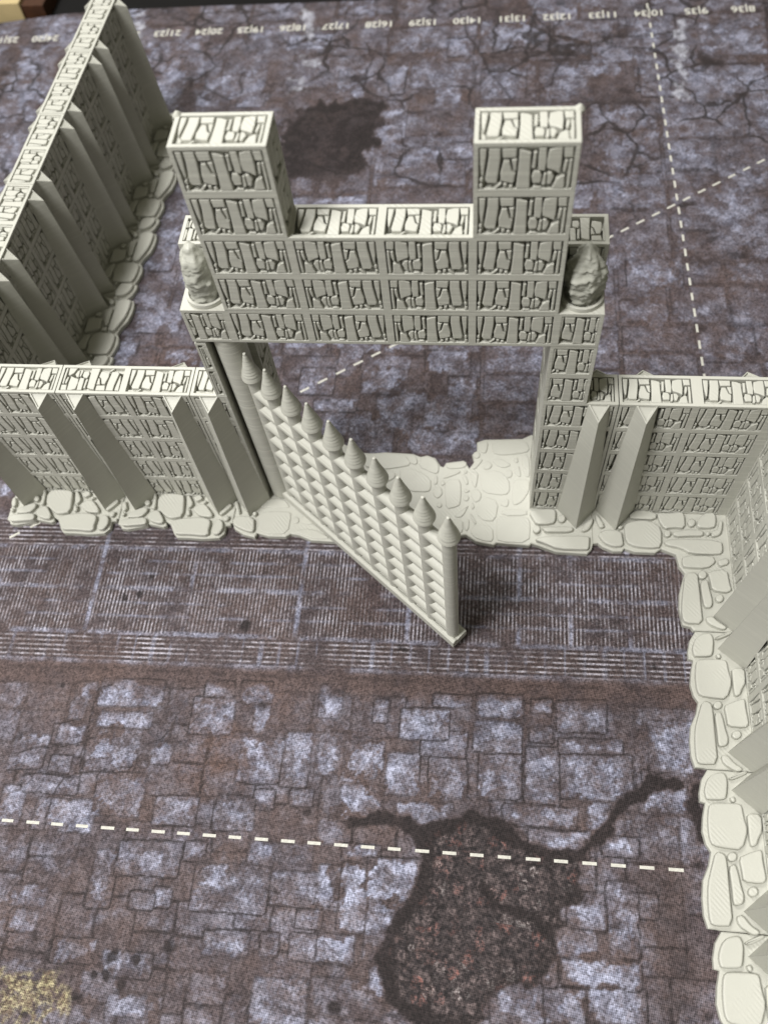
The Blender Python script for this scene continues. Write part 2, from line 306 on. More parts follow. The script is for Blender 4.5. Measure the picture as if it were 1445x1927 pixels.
GS = [[(1.954,-0.111),(2.041,-0.05),(2.351,-0.023),(2.383,-0.094),(2.367,-0.279),(2.239,-0.312),(2.067,-0.32),(2.005,-0.209)],[(2.535,-0.195),(2.52,-0.241),(2.483,-0.267),(2.442,-0.261),(2.415,-0.225),(2.416,-0.176),(2.443,-0.138),(2.485,-0.128),(2.521,-0.15)],[(2.153,-0.372),(2.631,-0.338),(2.654,-0.407),(2.58,-0.438),(2.361,-0.447),(2.214,-0.454)],[(2.134,-0.41),(2.12,-0.453),(2.085,-0.478),(2.045,-0.472),(2.019,-0.438),(2.019,-0.392),(2.045,-0.355),(2.085,-0.345),(2.12,-0.367)],[(2.031,-0.601),(2.165,-0.539),(2.895,-0.493),(2.905,-0.576),(2.889,-0.727),(2.841,-0.743),(2.407,-0.749),(2.214,-0.662)],[(2.775,-0.401),(2.852,-0.258),(2.964,-0.155),(2.969,-0.239),(2.897,-0.382),(2.824,-0.419)],[(-2.944,-0.448),(-2.894,-0.377),(-2.6,-0.384),(-2.559,-0.606),(-2.581,-0.665),(-2.689,-0.65),(-2.859,-0.58),(-2.935,-0.525)],[(-2.976,-0.103),(-2.933,-0.091),(-2.842,-0.316),(-2.875,-0.327),(-2.949,-0.212)],[(-2.564,-0.314),(-2.568,-0.34),(-2.587,-0.354),(-2.611,-0.35),(-2.63,-0.33),(-2.634,-0.304),(-2.622,-0.283),(-2.599,-0.277),(-2.576,-0.29)]]
GF = [[(-0.898,0.942),(-0.677,0.983),(-0.18,0.98),(-0.024,0.766),(-0.321,0.687),(-0.599,0.65),(-0.863,0.709)],[(-0.129,0.927),(-0.004,0.981),(0.064,0.851),(0.046,0.768),(-0.061,0.792)],[(0.083,0.743),(0.105,0.929),(0.244,0.953),(0.364,0.889),(0.437,0.755),(0.426,0.62),(0.358,0.604)],[(-0.505,0.64),(-0.316,0.62),(-0.284,0.513),(-0.415,0.414),(-0.489,0.403)],[(-0.227,0.677),(0.053,0.674),(0.306,0.508),(0.325,0.309),(0.277,0.242),(-0.055,0.242),(-0.21,0.462)],[(0.543,0.8),(0.887,0.874),(0.902,0.785),(0.835,0.729),(0.583,0.706)],[(0.501,0.515),(0.655,0.641),(0.791,0.686),(0.794,0.633),(0.592,0.532)],[(0.361,0.55),(0.418,0.565),(0.427,0.406),(0.371,0.39)],[(0.471,0.434),(0.514,0.489),(0.564,0.411),(0.498,0.369)],[(0.356,0.245),(0.397,0.338),(0.488,0.342),(0.528,0.225),(0.455,0.118),(0.384,0.167)],[(0.55,0.463),(0.776,0.525),(0.827,0.394),(0.832,0.029),(0.756,-0.026),(0.601,-0.071),(0.558,0.226)],[(0.525,0.004),(0.516,-0.03),(0.49,-0.049),(0.46,-0.044),(0.438,-0.017),(0.436,0.018),(0.454,0.046),(0.484,0.053),(0.512,0.036)],[(0.818,0.593),(0.886,0.609),(0.95,0.439),(0.906,0.397)],[(0.85,0.662),(0.906,0.691),(0.919,0.637),(0.863,0.622)],[(0.964,0.666),(1.102,0.657),(1.087,0.431),(1.056,0.337),(0.982,0.506)],[(0.973,0.733),(1.127,0.929),(1.174,0.903),(1.043,0.709)],[(1.166,0.781),(1.242,0.905),(1.337,0.814),(1.293,0.731),(1.203,0.715)],[(1.065,1.23),(1.138,1.279),(1.255,1.272),(1.226,1.055),(1.158,1.039),(1.079,1.119)],[(1.122,1.002),(1.109,0.956),(1.075,0.931),(1.034,0.938),(1.006,0.974),(1.005,1.023),(1.03,1.061),(1.07,1.071),(1.106,1.048)],[(1.312,1.302),(1.878,1.345),(1.972,1.107),(1.744,1.045),(1.469,1.009),(1.33,1.059)],[(1.311,0.908),(1.448,0.953),(1.667,0.825),(1.521,0.753),(1.406,0.803)],[(1.135,0.672),(1.453,0.71),(1.616,0.53),(1.638,0.32),(1.566,0.226),(1.194,0.264),(1.143,0.459)],[(1.675,0.651),(1.659,0.596),(1.616,0.565),(1.568,0.574),(1.535,0.617),(1.534,0.675),(1.565,0.721),(1.613,0.733),(1.657,0.706)],[(1.677,0.934),(1.745,0.991),(1.769,0.883),(1.724,0.868)],[(1.681,0.692),(1.77,0.842),(1.818,0.617),(1.784,0.589)],[(1.801,1.02),(1.938,1.038),(1.964,0.595),(1.874,0.605)],[(1.685,0.453),(1.728,0.547),(1.953,0.555),(1.955,0.332),(1.846,0.121),(1.714,0.039),(1.679,0.114)],[(1.469,0.055),(1.622,0.177),(1.614,0.035),(1.57,0.007)],[(0.969,0.242),(1.078,0.351),(1.172,0.25),(1.154,0.119),(1.066,0.064)],[(1.103,-0.012),(1.219,0.2),(1.457,0.106),(1.41,-0.266),(1.211,-0.262),(1.096,-0.14)],[(1.431,-0.202),(1.518,-0.173),(1.926,-0.156),(1.977,-0.279),(1.962,-0.638),(1.463,-0.636),(1.434,-0.502)],[(1.009,-0.471),(1.103,-0.322),(1.369,-0.368),(1.394,-0.639),(1.223,-0.635),(1.068,-0.568)],[(0.985,-0.144),(1.018,-0.143),(1.113,-0.316),(1.07,-0.338)],[(0.894,-0.376),(0.944,-0.248),(0.989,-0.258),(0.985,-0.422),(0.943,-0.474)],[(0.689,-0.258),(0.878,-0.255),(0.894,-0.476),(0.813,-0.529),(0.704,-0.334)],[(0.732,-0.18),(0.935,-0.018),(0.968,0.009),(0.876,-0.2),(0.788,-0.229)],[(0.865,0.317),(0.956,0.307),(0.979,0.295),(0.902,0.239)],[(0.966,0.151),(0.956,0.114),(0.928,0.093),(0.894,0.099),(0.871,0.127),(0.869,0.167),(0.89,0.197),(0.923,0.205),(0.953,0.187)],[(1.001,0.01),(1.021,0.088),(1.069,-0.013),(1.026,-0.066)],[(1.515,-0.026),(1.914,-0.035),(1.925,-0.136),(1.518,-0.155)],[(-2.432,0.005),(-2.174,0.015),(-2.041,-0.109),(-2.043,-0.159),(-2.414,-0.17),(-2.558,-0.16)],[(-2.554,-0.357),(-2.473,-0.246),(-2.051,-0.228),(-1.983,-0.275),(-1.993,-0.635),(-2.286,-0.667),(-2.51,-0.599)],[(-1.836,-0.386),(-1.844,-0.43),(-1.877,-0.455),(-1.919,-0.448),(-1.951,-0.414),(-1.957,-0.368),(-1.935,-0.331),(-1.895,-0.321),(-1.856,-0.343)],[(-1.838,-0.367),(-1.76,-0.295),(-1.565,-0.316),(-1.6,-0.454),(-1.738,-0.46)],[(-1.93,-0.593),(-1.608,-0.522),(-1.24,-0.706),(-1.549,-0.72),(-1.766,-0.644)]]
GO = [(-2.985,-0.495),(-2.922,-0.58),(-2.736,-0.688),(-2.545,-0.728),(-2.52,-0.644),(-2.319,-0.699),(-2.022,-0.695),(-1.953,-0.635),(-1.802,-0.657),(-1.583,-0.742),(-1.168,-0.752),(0.584,-0.606),(0.781,-0.56),(0.945,-0.528),(1.114,-0.644),(1.4,-0.693),(1.442,-0.654),(1.963,-0.68),(2.0,-0.637),(2.123,-0.676),(2.39,-0.773),(2.873,-0.784),(2.948,-0.69),(2.969,-0.593)]
GB = [(1.971,1.449),(1.833,1.367),(1.183,1.327),(1.057,1.267),(1.064,1.087),(0.985,1.015),(1.025,0.866),(0.95,0.742),(0.912,0.808),(0.851,0.893),(0.553,0.836),(0.511,0.753),(0.464,0.765),(0.362,0.926),(0.219,0.976),(0.103,0.944),(-0.017,0.995),(-0.183,1.004),(-0.515,1.015),(-0.714,0.986),(-0.941,0.992),(-1.323,1.205)]
PATCH = [[(-4.983,-3.343),(-4.717,-3.327),(-4.642,-3.622),(-4.905,-3.638),0.75],[(-4.613,-3.283),(-3.635,-3.224),(-3.556,-3.591),(-4.521,-3.651),0.75],[(-5.018,-3.645),(-4.792,-3.631),(-4.726,-3.884),(-4.949,-3.898),0.75],[(-4.522,-3.798),(-3.709,-3.746),(-3.67,-3.924),(-4.477,-3.976),0.75],[(-5.773,-4.205),(-5.289,-4.173),(-5.152,-4.656),(-5.626,-4.689),0.75],[(-5.106,-4.017),(-4.735,-3.993),(-4.671,-4.239),(-5.038,-4.263),0.75],[(-4.643,-4.059),(-3.873,-4.009),(-3.738,-4.593),(-4.491,-4.645),0.75],[(-5.09,-4.478),(-4.798,-4.459),(-4.743,-4.663),(-5.033,-4.683),0.75],[(-3.608,-4.204),(-3.319,-4.185),(-3.262,-4.458),(-3.547,-4.478),0.75],[(-3.092,-3.488),(-2.507,-3.452),(-2.42,-3.949),(-2.995,-3.987),0.75],[(-2.92,-3.218),(-2.514,-3.194),(-2.476,-3.413),(-2.879,-3.438),0.75],[(-2.367,-3.185),(-1.927,-3.158),(-1.883,-3.45),(-2.318,-3.477),0.75],[(-2.125,-3.537),(-1.945,-3.526),(-1.885,-3.914),(-2.063,-3.926),0.75],[(-2.259,-4.044),(-1.657,-4.004),(-1.568,-4.611),(-2.157,-4.652),0.75],[(-1.596,-3.931),(-1.243,-3.907),(-1.147,-4.648),(-1.49,-4.672),0.75],[(-1.086,-4.036),(-0.754,-4.014),(-0.706,-4.451),(-1.031,-4.474),0.75],[(-1.159,-3.149),(-0.853,-3.13),(-0.801,-3.597),(-1.102,-3.616),0.75],[(-4.33,-4.703),(-3.652,-4.656),(-3.526,-5.212),(-4.189,-5.26),0.75],[(-5.439,-4.814),(-4.608,-4.756),(-4.556,-4.955),(-5.38,-5.014),0.75],[(-5.161,-5.133),(-4.308,-5.071),(-4.21,-5.457),(-5.049,-5.519),0.75],[(-5.761,-4.973),(-5.435,-4.95),(-5.279,-5.471),(-5.598,-5.495),0.75],[(-2.463,-4.906),(-1.946,-4.869),(-1.879,-5.283),(-2.387,-5.321),0.75],[(-1.893,-4.767),(-1.652,-4.75),(-1.618,-4.976),(-1.857,-4.993),0.75],[(-1.378,-4.73),(-1.105,-4.711),(-1.08,-4.904),(-1.351,-4.924),0.75],[(-3.367,-4.971),(-2.775,-4.928),(-2.706,-5.281),(-3.29,-5.324),0.75],[(0.596,-3.201),(1.117,-3.169),(1.123,-3.32),(0.605,-3.353),0.85],[(1.228,-3.162),(1.872,-3.122),(1.876,-3.422),(1.238,-3.463),0.85],[(2.038,-3.187),(2.293,-3.171),(2.292,-3.321),(2.038,-3.337),0.85],[(2.401,-3.202),(3.087,-3.159),(3.074,-3.565),(2.398,-3.609),0.85],[(0.127,-3.458),(0.794,-3.416),(0.815,-3.822),(0.158,-3.865),0.85],[(0.446,-3.773),(1.066,-3.732),(1.08,-4.057),(0.467,-4.098),0.85],[(1.206,-3.576),(1.859,-3.534),(1.864,-3.933),(1.22,-3.976),0.85],[(2.022,-3.597),(2.309,-3.578),(2.308,-3.76),(2.023,-3.778),0.85],[(2.433,-3.751),(3.28,-3.695),(3.274,-3.856),(2.431,-3.912),0.85],[(2.466,-3.981),(3.427,-3.916),(3.401,-4.485),(2.46,-4.552),0.85],[(3.715,-3.414),(4.347,-3.373),(4.293,-4.048),(3.677,-4.09),0.85],[(1.97,-3.89),(2.396,-3.861),(2.39,-4.625),(1.977,-4.654),0.85],[(1.293,-4.007),(1.864,-3.968),(1.872,-4.594),(1.315,-4.634),0.85],[(0.58,-4.162),(1.083,-4.128),(1.105,-4.649),(0.612,-4.684),0.85],[(-0.041,-4.133),(0.395,-4.103),(0.431,-4.628),(0.004,-4.659),0.85],[(-0.682,-3.994),(-0.166,-3.96),(-0.118,-4.493),(-0.624,-4.529),0.85],[(-0.684,-4.638),(-0.109,-4.597),(-0.07,-5.039),(-0.635,-5.081),0.85],[(0.16,-4.819),(0.899,-4.766),(0.913,-5.033),(0.181,-5.088),0.85],[(1.666,-4.744),(2.629,-4.674),(2.625,-4.907),(1.671,-4.977),0.85],[(2.801,-4.628),(3.074,-4.609),(3.063,-4.91),(2.794,-4.93),0.85],[(3.606,-4.13),(4.154,-4.092),(4.116,-4.6),(3.578,-4.639),0.85],[(-0.297,-3.333),(-0.109,-3.321),(-0.084,-3.622),(-0.27,-3.634),0.85],[(2.026,-5.046),(2.8,-4.989),(2.792,-5.304),(2.028,-5.363),0.95],[(-0.193,-5.568),(0.555,-5.511),(0.586,-5.989),(-0.147,-6.047),0.95],[(-0.562,-5.667),(-0.224,-5.641),(-0.146,-6.447),(-0.473,-6.474),0.95],[(-0.86,-5.725),(-0.596,-5.705),(-0.546,-6.147),(-0.805,-6.168),0.95],[(-0.163,-6.082),(0.369,-6.04),(0.422,-6.753),(-0.094,-6.797),0.95],[(2.532,-5.799),(2.993,-5.763),(2.98,-6.156),(2.526,-6.193),0.95],[(3.069,-5.623),(3.423,-5.595),(3.381,-6.439),(3.039,-6.468),0.95],[(3.452,-5.726),(3.663,-5.709),(3.647,-5.972),(3.438,-5.989),0.95],[(2.351,-6.24),(2.84,-6.199),(2.832,-6.486),(2.349,-6.527),0.95],[(2.452,-6.58),(3.412,-6.499),(3.398,-6.776),(2.449,-6.859),0.95],[(2.21,-6.601),(2.348,-6.589),(2.346,-6.868),(2.21,-6.88),0.95],[(2.244,-6.938),(2.686,-6.899),(2.678,-7.261),(2.243,-7.3),0.95],[(2.788,-6.89),(3.462,-6.831),(3.443,-7.192),(2.778,-7.252),0.95],[(1.556,-6.936),(2.175,-6.883),(2.176,-7.306),(1.568,-7.361),0.95],[(-0.757,-6.563),(-0.32,-6.526),(-0.29,-6.814),(-0.721,-6.85),0.95],[(-0.031,-6.887),(0.217,-6.865),(0.248,-7.234),(0.004,-7.256),0.95],[(-0.552,-5.419),(-0.059,-5.381),(-0.043,-5.557),(-0.532,-5.595),0.95],[(3.017,-5.043),(3.453,-5.01),(3.442,-5.22),(3.01,-5.253),0.95],[(-3.764,-5.615),(-2.883,-5.549),(-2.8,-5.958),(-3.665,-6.025),0.7],[(-2.778,-5.541),(-2.534,-5.522),(-2.492,-5.744),(-2.734,-5.763),0.7],[(-2.612,-5.848),(-1.584,-5.769),(-1.5,-6.315),(-2.504,-6.397),0.7],[(-1.869,-5.504),(-1.559,-5.481),(-1.521,-5.732),(-1.828,-5.756),0.7],[(-1.502,-5.856),(-0.593,-5.785),(-0.549,-6.178),(-1.443,-6.25),0.7],[(-4.13,-5.741),(-3.811,-5.717),(-3.638,-6.428),(-3.947,-6.453),0.7],[(-5.236,-6.307),(-4.708,-6.265),(-4.647,-6.478),(-5.17,-6.52),0.7],[(-3.434,-6.257),(-3.125,-6.233),(-3.086,-6.413),(-3.392,-6.438),0.7],[(-3.104,-6.169),(-2.899,-6.153),(-2.854,-6.364),(-3.058,-6.381),0.7],[(-1.911,-6.288),(-1.476,-6.253),(-1.436,-6.518),(-1.865,-6.554),0.7],[(-1.077,-6.221),(-0.78,-6.197),(-0.747,-6.462),(-1.042,-6.486),0.7],[(-2.319,-6.651),(-1.723,-6.601),(-1.681,-6.86),(-2.27,-6.91),0.7],[(-1.521,-6.614),(-1.324,-6.597),(-1.29,-6.827),(-1.485,-6.843),0.7],[(-1.124,-6.61),(-0.328,-6.544),(-0.298,-6.828),(-1.084,-6.895),0.7],[(-1.566,-7.163),(-0.894,-7.105),(-0.832,-7.568),(-1.491,-7.627),0.7],[(-3.663,-7.028),(-2.997,-6.971),(-2.941,-7.225),(-3.599,-7.282),0.7],[(-3.472,-7.525),(-2.983,-7.482),(-2.94,-7.672),(-3.425,-7.715),0.7],[(-5.107,-6.608),(-4.76,-6.58),(-4.69,-6.817),(-5.034,-6.846),0.7],[(-4.384,-6.911),(-3.841,-6.866),(-3.775,-7.124),(-4.311,-7.17),0.7],[(-2.25,2.847),(-1.644,2.86),(-1.579,2.296),(-2.175,2.281),0.75],[(-1.561,3.358),(-1.178,3.365),(-1.139,2.977),(-1.518,2.969),0.75],[(-1.121,3.149),(-0.263,3.166),(-0.244,2.911),(-1.096,2.893),0.75],[(-1.094,2.872),(-0.31,2.889),(-0.271,2.37),(-1.043,2.351),0.75],[(0.07,3.302),(0.851,3.317),(0.871,2.81),(0.102,2.793),0.75],[(0.509,2.718),(0.974,2.729),(0.989,2.32),(0.529,2.309),0.75],[(-1.901,2.144),(-1.159,2.163),(-1.136,1.941),(-1.873,1.921),0.75],[(-0.766,2.275),(-0.165,2.291),(-0.12,1.653),(-0.708,1.636),0.75],[(0.077,2.135),(0.897,2.157),(0.919,1.607),(0.113,1.582),0.75],[(-1.733,1.885),(-0.8,1.911),(-0.745,1.323),(-1.662,1.294),0.75],[(-2.323,11.601),(-1.944,11.588),(-1.838,10.509),(-2.207,10.52),0.8],[(-1.568,11.575),(-0.985,11.554),(-0.918,10.668),(-1.488,10.685),0.8],[(-0.755,11.806),(0.563,11.757),(0.597,10.87),(-0.693,10.91),0.8],[(-1.791,10.447),(-0.9,10.422),(-0.767,8.664),(-1.619,8.678),0.8],[(-0.715,9.002),(0.747,8.975),(0.763,8.529),(-0.682,8.552),0.8],[(4.38,11.492),(6.741,11.407),(6.637,10.448),(4.329,10.515),0.8],[(3.315,12.564),(4.433,12.516),(4.386,11.617),(3.291,11.657),0.8],[(0.816,11.491),(1.781,11.458),(1.791,10.468),(0.849,10.495),0.8],[(2.955,6.832),(3.443,6.83),(3.417,6.053),(2.939,6.052),0.8],[(5.623,7.416),(6.578,7.408),(6.42,6.055),(5.499,6.055),0.8],[(3.804,5.585),(4.8,5.589),(4.754,4.958),(3.775,4.95),0.8],[(3.485,6.053),(4.028,6.053),(3.999,5.494),(3.465,5.491),0.8],[(-8.403,14.322),(-7.726,14.287),(-7.556,13.52),(-8.22,13.551),1.0],[(-6.565,13.016),(-5.979,12.991),(-5.844,12.273),(-6.42,12.295),1.0],[(-5.753,11.495),(-4.857,11.465),(-4.718,10.636),(-5.595,10.661),1.0],[(-4.83,11.633),(-4.329,11.615),(-4.2,10.783),(-4.691,10.797),1.0],[(-2.567,14.027),(-1.881,13.992),(-1.839,13.53),(-2.517,13.562),1.0],[(-2.518,11.553),(-1.923,11.532),(-1.851,10.794),(-2.435,10.812),1.0],[(-1.509,11.684),(-0.973,11.665),(-0.899,10.686),(-1.422,10.702),1.0],[(-0.813,11.659),(-0.256,11.639),(-0.213,10.905),(-0.76,10.922),1.0],[(-3.917,12.992),(-2.729,12.94),(-2.669,12.41),(-3.842,12.457),1.0],[(-5.793,10.83),(-5.295,10.815),(-5.221,10.408),(-5.713,10.421),1.0],[(-4.8,10.801),(-4.2,10.783),(-4.13,10.331),(-4.723,10.347),1.0],[(-0.049,11.697),(0.614,11.673),(0.638,11.016),(-0.013,11.037),0.9],[(-0.219,10.962),(0.304,10.946),(0.336,10.232),(-0.177,10.245),0.9],[(2.475,13.23),(3.905,13.163),(3.878,12.472),(2.47,12.531),0.9],[(0.744,13.311),(2.314,13.238),(2.311,12.112),(0.782,12.172),0.9],[(2.834,12.26),(3.611,12.229),(3.602,11.978),(2.83,12.008),0.9],[(0.01,12.635),(0.552,12.612),(0.575,12.01),(0.041,12.031),0.9],[(4.175,13.327),(5.217,13.277),(5.129,12.001),(4.116,12.041),0.9],[(4.261,11.869),(5.367,11.827),(5.277,10.635),(4.202,10.667),0.9],[(5.77,13.076),(7.238,13.007),(7.103,11.841),(5.673,11.897),0.9],[(5.885,11.483),(7.056,11.44),(6.948,10.508),(5.802,10.542),0.9],[(2.516,11.604),(3.993,11.551),(3.976,11.148),(2.512,11.197),0.9],[(-11.058,12.836),(-9.832,12.786),(-9.431,11.346),(-10.613,11.384),1.1],[(-10.894,11.441),(-9.706,11.403),(-9.296,9.96),(-10.439,9.987),1.1],[(-10.369,9.762),(-9.735,9.748),(-9.413,8.664),(-10.028,8.673),1.1],[(-10.671,14.186),(-9.484,14.128),(-9.179,12.962),(-10.332,13.011),1.1],[(-7.566,12.844),(-6.602,12.804),(-6.372,11.673),(-7.309,11.705),1.1],[(-7.085,11.697),(-6.372,11.673),(-6.053,10.105),(-6.738,10.121),1.1],[(-5.795,4.23),(-4.86,4.242),(-4.751,3.706),(-5.671,3.692),1.0],[(-5.946,6.935),(-5.408,6.932),(-5.23,6.061),(-5.756,6.06),1.0],[(-6.043,6.132),(-5.366,6.132),(-5.193,5.297),(-5.854,5.293),1.0],[(-6.091,3.529),(-5.686,3.536),(-5.449,2.516),(-5.841,2.507),1.0]]
WHITE = [[(-3.582,12.186),(-3.081,12.167),(-3.034,11.781),(-3.529,11.799)],[(-3.665,14.082),(-3.374,14.067),(-3.214,12.783),(-3.496,12.795)],[(-3.587,11.422),(-3.259,11.411),(-3.184,10.834),(-3.507,10.844)],[(5.221,13.189),(5.443,13.178),(5.23,10.329),(5.023,10.335)],[(-8.088,14.112),(-7.849,14.101),(-7.543,12.743),(-7.774,12.752)]]
CRATER = [(0.717,-5.09),(0.976,-4.98),(1.236,-4.852),(1.425,-4.875),(1.693,-5.071),(1.991,-5.226),(2.32,-5.34),(2.683,-5.347),(2.675,-5.721),(2.458,-6.004),(2.35,-6.272),(2.21,-6.601),(2.141,-6.916),(1.832,-6.912),(1.561,-7.119),(1.363,-7.346),(0.817,-7.41),(0.394,-7.313),(0.218,-7.084),(0.133,-6.714),(0.247,-6.349),(0.515,-6.028),(0.589,-5.751),(0.585,-5.403)]
TENDRIL = [[(-0.428,-5.139),(0.024,-5.014),(0.531,-5.158),(0.868,-5.079),(1.274,-4.849)],[(1.274,-4.868),(1.655,-5.038),(2.028,-5.223),(2.357,-5.337),(2.647,-5.35),(2.904,-5.157),(3.172,-4.783),(3.404,-4.513),(3.71,-4.307),(4.083,-4.226)],[(0.496,-5.196),(0.627,-5.47),(0.612,-5.817)],[(0.614,-5.851),(0.183,-6.452),(0.135,-6.746),(0.24,-7.143),(0.501,-7.333),(0.851,-7.407)],[(1.416,-5.788),(1.567,-6.01),(2.033,-6.104),(2.21,-6.284)],[(4.337,-4.263),(4.277,-4.559),(4.278,-4.983)]]
DARKR = [(3.114,-5.348),(4.252,-5.294),(4.248,-7.12),(3.443,-7.192),(3.617,-6.481),(3.508,-5.983)]
BLOT = [(-3.614,9.407),(-3.388,10.121),(-2.693,10.471),(-1.891,10.635),(-1.293,10.311),(-1.37,9.36),(-1.485,8.902),(-1.642,8.123),(-2.221,7.804),(-3.257,8.033),(-3.575,8.596)]
YEL = [(-5.002,-7.403),(-4.598,-7.368),(-4.067,-7.437),(-4.146,-7.641),(-4.115,-7.873),(-4.834,-7.938)]
SPOT = [(-2.789,-6.837,0.13),(-3.502,-7.058,0.09),(-3.226,-7.078,0.08),(-3.296,-7.355,0.1),(-3.898,-7.563,0.11),(-3.55,-7.278,0.08),(-0.46,-7.383,0.1),(-4.652,-6.829,0.09),(-4.336,-7.446,0.05),(-4.501,-7.811,0.08),(-4.17,-7.796,0.05),(-3.732,-7.294,0.05),(-2.489,-2.229,0.1),(-4.331,-1.837,0.05),(-4.579,-1.892,0.05),(-5.191,-3.431,0.07),(-4.207,-1.494,0.05),(-4.036,-2.09,0.04)]
CRACK = [[(-5.693,-4.466),(-5.387,-4.358),(-4.845,-4.286),(-4.533,-4.195)],[(-5.527,-4.769),(-4.757,-4.749),(-4.275,-4.631),(-3.814,-4.582)],[(-4.788,-4.769),(-4.894,-5.047),(-4.979,-5.514)],[(-3.615,-4.169),(-3.32,-4.008),(-3.291,-3.792)],[(-5.186,-4.273),(-5.228,-3.989),(-4.801,-3.889)],[(-4.415,-3.309),(-4.632,-3.36),(-4.643,-4.059),(-4.599,-4.653)],[(1.991,13.522),(2.366,12.883),(2.311,12.112),(2.568,11.685),(2.358,10.961),(2.004,10.655)],[(2.366,12.883),(2.691,13.398)],[(0.182,13.61),(0.672,12.262),(1.18,11.079),(1.5,10.434)],[(0.653,12.783),(-0.044,12.638)],[(2.568,11.685),(3.097,12.419)],[(4.291,11.459),(4.213,10.902),(4.595,10.655)],[(1.312,12.151),(1.62,12.828),(2.26,12.8)],[(-5.802,11.752),(-5.602,10.989),(-5.1,10.647),(-4.759,10.881),(-4.816,11.548)],[(-4.145,13.002),(-3.854,12.545),(-2.846,12.504),(-2.75,13.12)],[(-2.033,12.646),(-1.81,12.033),(-1.859,10.875)],[(-6.853,14.148),(-6.634,13.947),(-4.646,14.037)]]
LINES = [[(-6.107,-5.452),(4.268,-5.364)],[(8.015,9.092),(-6.982,-1.069)],[(4.701,14.352),(5.002,2.704)]]
# ------------------------------------------------------------------ helpers
def tag(o, label=None, cat=None, group=None, kind=None):
    if label: o['label'] = label
    if cat: o['category'] = cat
    if group: o['group'] = group
    if kind: o['kind'] = kind
    return o
def link(name, me, parent=None, mtx=None):
    o = bpy.data.objects.new(name, me)
    COL.objects.link(o)
    if parent is not None:
        o.parent = parent
    if mtx is not None:
        o.matrix_local = mtx
    return o
def empty(name, mtx):
    o = bpy.data.objects.new(name, None)
    o.empty_display_size = 0.2
    COL.objects.link(o)
    o.matrix_world = mtx
    return o
class MB:
    def __init__(s):
        s.v, s.f = [], []
    def quad(s, *p):
        b = len(s.v)
        s.v += [tuple(q) for q in p]
        s.f.append(tuple(range(b, b + len(p))))
    def add(s, vs, fs):
        b = len(s.v)
        s.v += [tuple(q) for q in vs]
        s.f += [tuple(i + b for i in f) for f in fs]
    def mesh(s, name, mat, smooth=False, weld=True, angle=None):
        me = bpy.data.meshes.new(name)
        me.from_pydata(s.v, [], s.f)
        if weld:
            bm = bmesh.new()
            bm.from_mesh(me)
            bmesh.ops.remove_doubles(bm, verts=bm.verts, dist=1e-5)
            bmesh.ops.recalc_face_normals(bm, faces=bm.faces)
            bm.to_mesh(me)
            bm.free()
        me.materials.append(mat)
        if smooth:
            me.shade_smooth()
            if angle is not None:
                me.set_sharp_from_angle(angle=angle)
        me.update()
        return me

def area2(p):
    return 0.5 * sum(p[i][0] * p[(i + 1) % len(p)][1] - p[(i + 1) % len(p)][0] * p[i][1] for i in range(len(p)))
def ccw(p):
    return p if area2(p) > 0 else p[::-1]
def inset(p, d):
    n = len(p)
    out = []
    for i in range(n):
        a, b, c = Vector(p[i - 1]), Vector(p[i]), Vector(p[(i + 1) % n])
        e1 = (b - a)
        e2 = (c - b)
        if e1.length < 1e-6 or e2.length < 1e-6:
            out.append(tuple(b)); continue
        e1.normalize(); e2.normalize()
        n1, n2 = Vector((-e1.y, e1.x)), Vector((-e2.y, e2.x))
        h = n1 + n2
        if h.length < 0.3:
            h = n1
        h.normalize()
        k = d / max(0.45, h.dot(n1))
        out.append((b.x + h.x * k, b.y + h.y * k))
    return out
def chaikin(p, it=1, r=0.25):
    for _ in range(it):
        q = []
        for i in range(len(p)):
            a, b = p[i], p[(i + 1) % len(p)]
            q.append((a[0] + (b[0] - a[0]) * r, a[1] + (b[1] - a[1]) * r))
            q.append((a[0] + (b[0] - a[0]) * (1 - r), a[1] + (b[1] - a[1]) * (1 - r)))
        p = q
    return p
def clip_u(p, lo, hi):
    for val, sgn in ((lo, 1), (hi, -1)):
        q = []
        for i in range(len(p)):
            a, b = p[i], p[(i + 1) % len(p)]
            ia, ib = (a[0] - val) * sgn >= 0, (b[0] - val) * sgn >= 0
            if ia:
                q.append(a)
            if ia != ib:
                t = (val - a[0]) / (b[0] - a[0])
                q.append((val, a[1] + (b[1] - a[1]) * t))
        p = q
        if len(p) < 3:
            return []
    return p
def slab_stone(mb, poly, z0, z1, ch, flare=0.0):
    """stone with a chamfered rim: wall, sloped rim, flat top"""
    poly = ccw(poly)
    n = len(poly)
    lo = inset(poly, -flare) if flare else poly
    top = inset(poly, ch)
    if area2(top) <= 0:
        top = [(sum(q[0] for q in poly) / n + (x - sum(q[0] for q in poly) / n) * .6, sum(q[1] for q in poly) / n + (y - sum(q[1] for q in poly) / n) * .6) for x, y in poly]
    vs = [(x, y, z0) for x, y in lo] + [(x, y, z1 - ch * .8) for x, y in poly] + [(x, y, z1) for x, y in top]
    fs = []
    for i in range(n):
        j = (i + 1) % n
        fs += [(i, j, n + j, n + i), (n + i, n + j, 2 * n + j, 2 * n + i)]
    fs.append(tuple(range(2 * n, 3 * n)))
    mb.add(vs, fs)

